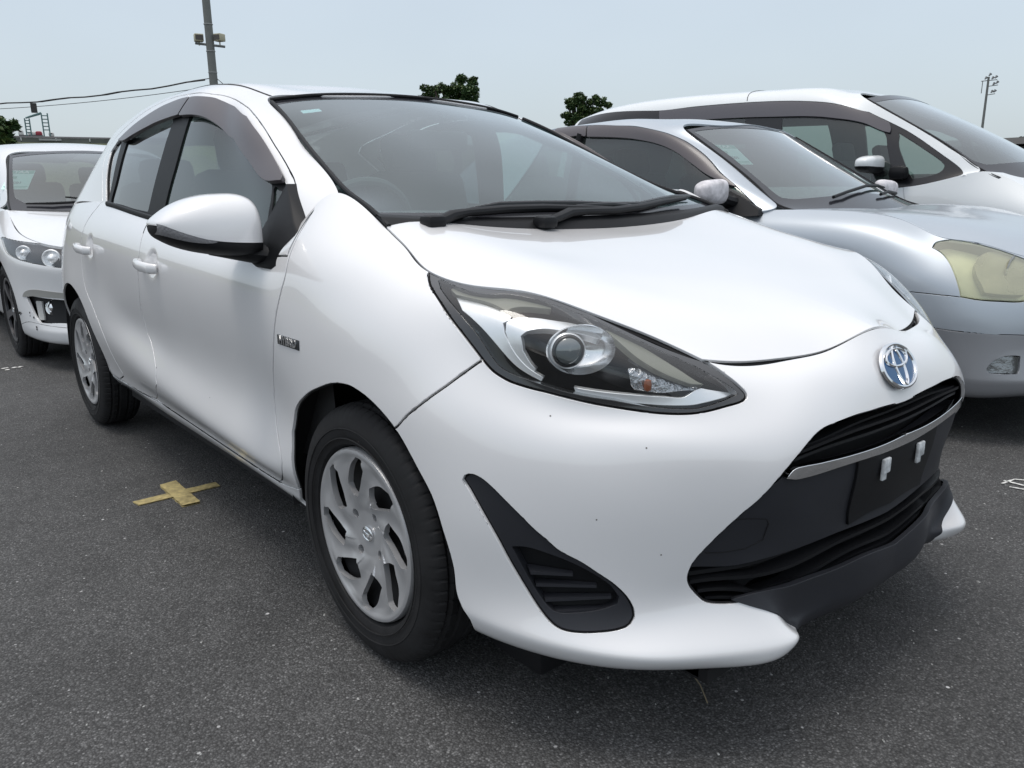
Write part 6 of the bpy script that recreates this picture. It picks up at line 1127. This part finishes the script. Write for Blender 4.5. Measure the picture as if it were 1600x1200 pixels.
def build_env():
    g=mk('ground',[(-900,-900,0),(900,-900,0),(900,900,0),(-900,900,0)],[(0,1,2,3)],asphalt_mat(),smooth=False); tag(g,kind='structure')
    # yellow cloth-tape cross: two strips laid over each other
    def strip(name,P0,P1,wd,z,m,seed=0,n=14):
        P0=Vector(P0);P1=Vector(P1); d=(P1-P0); L=d.length; d.normalize(); s_=Vector((-d.y,d.x)); r=random.Random(seed); V=[];F=[]
        for i in range(n+1):
            c=P0+d*L*i/n
            for k in (-1,1):
                q=c+s_*k*wd/2*(1+r.uniform(-.05,.05)); 
                if i in (0,n): q+=d*r.uniform(-.008,.008)
                V.append((q.x,q.y,z)); 
        for i in range(n): F.append((2*i,2*i+2,2*i+3,2*i+1))
        V2=[(x,y,.0005) for x,y,_ in V]; F+= [tuple(j+len(V) for j in f[::-1]) for f in F]; o_=mk(name,V+V2,F,m,smooth=False); return o_
    tm=mat('yellow_tape',(.38,.31,.14),.8,noise=(60,.35),bump=(120,.4,.002)); 
    a,b_,c_,d_=TAPE
    cr=empty('tape_cross',(TAPEC[0],TAPEC[1],0)); tag(cr,'worn yellow tape cross stuck to the asphalt beside the near hatchback','tape marking')
    for k,(p,q,w_,z) in enumerate(((a,b_,.050,.004),(c_,d_,.062,.008))):
        o_=strip('tape_strip',(p[0]-TAPEC[0],p[1]-TAPEC[1]),(q[0]-TAPEC[0],q[1]-TAPEC[1]),w_,z,tm,k); o_.parent=cr
    # white paint scraps
    wp=mat('worn_white_paint',(.62,.62,.60),.8,noise=(50,.3))
    for pts,lab in ((SCRAP1,'scuffed white chalk numbers on the asphalt below the left car'),(SCRAP2,'broken white paint mark on the asphalt at the right edge')):
        m=MB(); r=random.Random(3)
        for (x,y,dx,dy,w_) in pts:
            n=6; V=[];F=[]; L=math.hypot(dx,dy); ux,uy=dx/L,dy/L
            for i in range(n+1):
                k=w_*r.uniform(.5,1.2)
                V+= [(x+dx*i/n-uy*k/2,y+dy*i/n+ux*k/2,.004),(x+dx*i/n+uy*k/2,y+dy*i/n-ux*k/2,.004)]
            for i in range(n): F.append((2*i,2*i+2,2*i+3,2*i+1))
            m.add(V,F)
        o_=m.build('paint_mark',wp,None,smooth=False); tag(o_,lab,'paint mark')
    # loose grit
    r=random.Random(11); m=MB(); 
    for k in range(1500):
        if k<1100: a=r.uniform(math.radians(95),math.radians(200)); d=r.uniform(.7,7)**1.0; x=1.49+d*math.cos(a); y=-1.62+d*math.sin(a)
        else: x=r.uniform(.6,2.2); y=r.uniform(-1.2,2.6)
        s_=r.choice([.0012,.0016,.0018,.0025,.004])*r.uniform(.7,1.2); bm_=[(x+s_*r.uniform(.6,1.6)*math.cos(q+r.random()),y+s_*r.uniform(.6,1.4)*math.sin(q),0.0002) for q in (0,1.57,3.14,4.71)]
        V=bm_+[(x,y,s_*.8)]; m.add(V,[(0,1,4),(1,2,4),(2,3,4),(3,0,4)])
    o_=m.build('grit',mat('pale_grit',(.38,.38,.37),.8),None,smooth=False); tag(o_,kind='stuff')
    # dry stem lying under the bumper
    m=MB(); m.tube([(*STEM[0],.004),(*[(p+q)/2+.003 for p,q in zip(*STEM)],.006),(*STEM[1],.003)],.0016,6); o_=m.build('dry_stem',mat('straw',(.30,.25,.17),.9),None); tag(o_,'thin dry stalk lying on the asphalt under the front bumper','twig')
    # ---- trees showing above the roofs
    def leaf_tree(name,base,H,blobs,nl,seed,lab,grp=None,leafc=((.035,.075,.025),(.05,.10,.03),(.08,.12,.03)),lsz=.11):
        t_=empty(name,base); tag(t_,lab,'tree'); 
        if grp: t_['group']=grp
        r=random.Random(seed); m=MB(); m.tube([(0,0,0),(.05,.02,H*.4),(0,.1,H*.7),(0,0,H*.85)],[.16,.13,.09,.04],8)
        for k in range(9):
            b=blobs[k%len(blobs)]; m.tube([(0,.05,H*.5+.02*k),(b[0]*.5,b[1]*.5,(H*.6+b[2])/2),(b[0],b[1],b[2])],[.07,.045,.02],6)
        m.build('trunk',mat('bark',(.06,.045,.035),.9,noise=(8,.3)),t_)
        V=[];F=[];MI=[]
        for i in range(nl):
            b=r.choices(blobs,weights=[q[3]**2 for q in blobs])[0]
            while True:
                q=Vector((r.gauss(0,.55),r.gauss(0,.55),r.gauss(0,.5)))
                if q.length<1.15: break
            if r.random()<.6: q=q.normalized()*r.uniform(.7,1.05)
            cl=Vector((math.sin(q.x*7+seed)+math.sin(q.y*6),0,math.sin(q.z*8))).length
            c=Vector(b[:3])+Vector((q.x*b[3],q.y*b[3],q.z*b[3]*.8)); s_=lsz*r.uniform(.6,1.3); u=Vector((r.uniform(-1,1),r.uniform(-1,1),r.uniform(-.6,.6))).normalized(); v=u.cross(Vector((r.uniform(-1,1),r.uniform(-1,1),1))).normalized()
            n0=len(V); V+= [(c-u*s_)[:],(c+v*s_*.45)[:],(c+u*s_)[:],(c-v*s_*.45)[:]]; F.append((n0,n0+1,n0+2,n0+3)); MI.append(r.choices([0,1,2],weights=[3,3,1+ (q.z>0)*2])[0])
        mk('crown',V,F,[mat('leaf_%d'%k,leafc[k],.6) if False else mat(name+'_leaf'+'abc'[k],leafc[k],.55) for k in range(3)],t_,smooth=False,matidx=MI)
    for a in TREES: leaf_tree(*a[:6],a[6],**a[7])
    # ---- lighting mast (left) with two flood lamps and overhead lines
    steel=mat('mast_concrete',(.16,.17,.16),.8,noise=(3,.1)); cream=mat('lamp_cream',(.42,.40,.28),.5)
    x,y=MAST; t_=empty('lighting_mast',(x,y,0)); tag(t_,'tall grey pole with two flood lamps and overhead lines, above the hatchback roof','utility pole')
    m=MB(); m.tube([(0,0,0),(0,0,MASTH)],[.19,.14],20); m.build('pole',steel,t_)
    bx=Vector((CAMP['mat'][0][0],CAMP['mat'][1][0],0)).normalized(); zz=MASTZ
    m=MB(); m.tube([bx*-.62+Vector((0,0,zz+.09)),bx*.62+Vector((0,0,zz-.06))],.05,8); m.build('cross_arm',steel,t_)
    for s_,col in ((-.46,'a'),(.42,'b')):
        m=MB(); R=Matrix.Rotation(math.atan2(bx.y,bx.x)+ (.5 if s_<0 else -.4),3,'Z'); m.box(bx*s_+Vector((0,0,zz+.30)),(.36,.34,.30),R,bev=.03); m.tube([bx*s_+Vector((0,0,zz)),bx*s_+Vector((0,0,zz+.2))],.03,6); lp=m.build('flood_lamp',cream,t_)
        m=MB(); fr=R@Vector((0,-.175,0)); m.box(bx*s_+Vector((0,0,zz+.30))+fr,(.30,.02,.2),R); m.build('lamp_glass',mat('lamp_dark',(.06,.05,.04),.2),lp)
    for z in MASTB: m=MB(); m.tube([(0,0,z),(0,0,z+.03)],MASTBR,20); m.build('band',mat('band_light',(.35,.36,.35),.6),t_)
    for k,(pts,rr) in enumerate(WIRES):
        m=MB(); A,B=Vector(pts[0]),Vector(pts[1]); n=24
        m.tube([A.lerp(B,i/n)+Vector((0,0,-pts[2]*4*(i/n)*(1-i/n)+ (0.03*math.sin(i*1.7) if rr>.015 else 0))) for i in range(n+1)],rr,6); o_=m.build('overhead_line',mat('cable',(.03,.03,.03),.7),None); tag(o_,WLAB[k],'cable')
    # ---- antenna pole, right
    x,y=MAST2; t_=empty('antenna_pole',(x,y,0)); tag(t_,'slim pole with clusters of small horn speakers, right of the minivan roof','utility pole'); h=MAST2H
    m=MB(); m.tube([(0,0,0),(0,0,h)],[.17,.11],12); m.build('pole',steel,t_)
    m=MB(); 
    for dz,s0,s1 in ((-.45,-.75,.95),(-1.0,-.1,1.1),(-1.9,-.1,.9)): m.tube([bx*s0+Vector((0,0,h+dz)),bx*s1+Vector((0,0,h+dz+.15))],.045,6)
    m.tube([bx*-.6+Vector((0,0,h-.4)),bx*-.6+Vector((0,0,h-1.7))],.04,6); m.build('cross_arm',steel,t_)
    for sx,dz in ((-.4,-.25),(.35,-.25),(.7,-.15),(.9,-.7),(.55,-.85),(.75,-1.6),(.45,-1.65),(0,.1)):
        m=MB(); c=bx*sx+Vector((0,0,h+dz)); m.tube([c,c+bx*.18+Vector((0,0,.22))],[.06,.15],10); m.build('horn_speaker',mat('horn_grey',(.25,.26,.26),.6),t_)
    # ---- raised road far off on the left with sign gantry and traffic
    R_=ROAD; road_c=Vector(R_['p']); rd=Vector(R_['d']); rn=Vector((-rd.y,rd.x,0)); toC=Vector((CAMP['loc'][0],CAMP['loc'][1],0))-road_c
    if rn.dot(toC)>0: rn=-rn      # rn points away from the camera
    RM=Matrix(((rd.x,rn.x,0),(rd.y,rn.y,0),(0,0,1)))
    def rb(name,s0,s1,n0,n1,z0,z1,m_,parent=None,bev=0):
        c=road_c+rd*(s0+s1)/2+rn*(n0+n1)/2; mm=MB(); mm.box((c.x,c.y,(z0+z1)/2),(abs(s1-s0),n1-n0,z1-z0),RM,bev=bev); return mm.build(name,m_,parent,smooth=bev>0)
    Z=R_['z']; ZB=R_['zb']; S0,S1=-260,260
    bank=mk('embankment',[tuple((road_c+rd*s_+rn*n_)[:2])+(z_,) for s_ in (S0,S1) for n_,z_ in ((-26,0.02),(-1.,ZB),(22,ZB),(46,.02))],[(0,4,5,1),(1,5,6,2),(2,6,7,3)],mat('embankment_grass',(.075,.085,.05),.95,noise=(.2,.4),bump=(1,.6,.5)),smooth=False); tag(bank,kind='structure')
    vd=empty('raised_road',tuple(road_c)); tag(vd,'long grey green barrier wall of the raised road behind the left car','road barrier'); vd.location=(0,0,0)
    n=0
    for s_ in np.arange(S0,S1,8.): 
        tone=('barrier_a','barrier_b')[n%2]; n+=1
        rb('panel',s_,s_+7.9,0,.3,ZB,Z-.45,mat(tone,(.105,.115,.10) if n%2 else (.12,.128,.115),.9,noise=(.4,.25)),vd)
    rb('rail',S0,S1,-.1,.4,Z-.42,Z-.05,mat('rail_grey',(.23,.22,.22),.8),vd); rb('deck',S0,S1,.4,14,Z-1.6,Z-1.2,mat('old_concrete',(.14,.135,.13),.9),vd)
    rb('sign_strip',R_['sign'][0],R_['sign'][1],-.4,-.1,R_['sign'][2],R_['sign'][3],mat('strip_pale',(.33,.34,.33),.8),vd)
    gsi=mat('gantry_green',(.10,.18,.18),.6); gt=empty('sign_gantry',(0,0,0)); tag(gt,'dark sign box on a grey green ladder gantry over the raised road','gantry')
    def tb(name,s0,z0,s1,z1,r,n_,m_,par):
        a=road_c+rd*s0+rn*n_; b=road_c+rd*s1+rn*n_; m=MB(); m.tube([(a.x,a.y,z0),(b.x,b.y,z1)],r,8); return m.build(name,m_,par)
    for k,(s0,s1,z0,z1) in enumerate(R_['lad']):
        n_=1+6*(1-k)
        for s_ in (s0,s1): tb('post',s_,z0-1.5,s_,z1,.17,n_,gsi,gt)
        for q in range(5): z=z0+(z1-z0)*(q+.3)/5; tb('rung',s0,z,s1,z,.13,n_,gsi,gt)
    for (s0,z0,s1,z1) in R_['beam']: tb('beam',s0,z0,s1,z1,.22,3,gsi,gt)
    bx_=R_['box']; rb('sign_box',bx_[0],bx_[1]-1.0,3,5,bx_[2],bx_[3],mat('sign_dark',(.035,.035,.033),.7),gt)
    lr=empty('lorry',(0,0,0)); tag(lr,'white lorry with a dark red tail under the gantry on the raised road','lorry')
    lw=mat('lorry_white',(.62,.62,.60),.5)
    for nm,k,m_,bv in (('cab','cab',lw,.2),('tank','tank',lw,.4),('tail','tail',mat('lorry_red',(.30,.03,.05),.5),.4),('chassis','chas',mat('chassis_grey',(.12,.12,.12),.8),0)):
        q=R_[k]; rb(nm,q[0],q[1],7,9.3,q[2],q[3],m_,lr,bv)
    q=R_['cab']; rb('window',q[0]+.4,q[1]-.3,6.9,7,q[2]+.8,q[3]-.25,DARK,lr)
    q=R_['van']; v=empty('far_van',(0,0,0)); tag(v,'small white van on the raised road beside the gantry foot','van'); rb('body',q[0],q[1],7,8.8,q[2],q[3],lw,v,.3); rb('window',q[0]+.4,q[1]-.4,6.9,7,q[2]+.6,q[3]-.2,DARK,v)
    # far roof at the right edge
    x,y,zb=SHED; t_=empty('far_shed',(x,y,0)); tag(t_,'low distant flat roofed building at the right edge','building'); m=MB(); m.box((0,0,zb/2-.2),(16,10,zb-.4)); m.build('wall',mat('shed_wall',(.08,.08,.075),.9),t_); m=MB(); m.box((0,0,zb),(18,12,.5)); m.build('roof',mat('shed_roof',(.22,.21,.20),.8),t_)
CAR=build_hatchback()
build_sedan(); build_minivan(); build_left(); build_env()
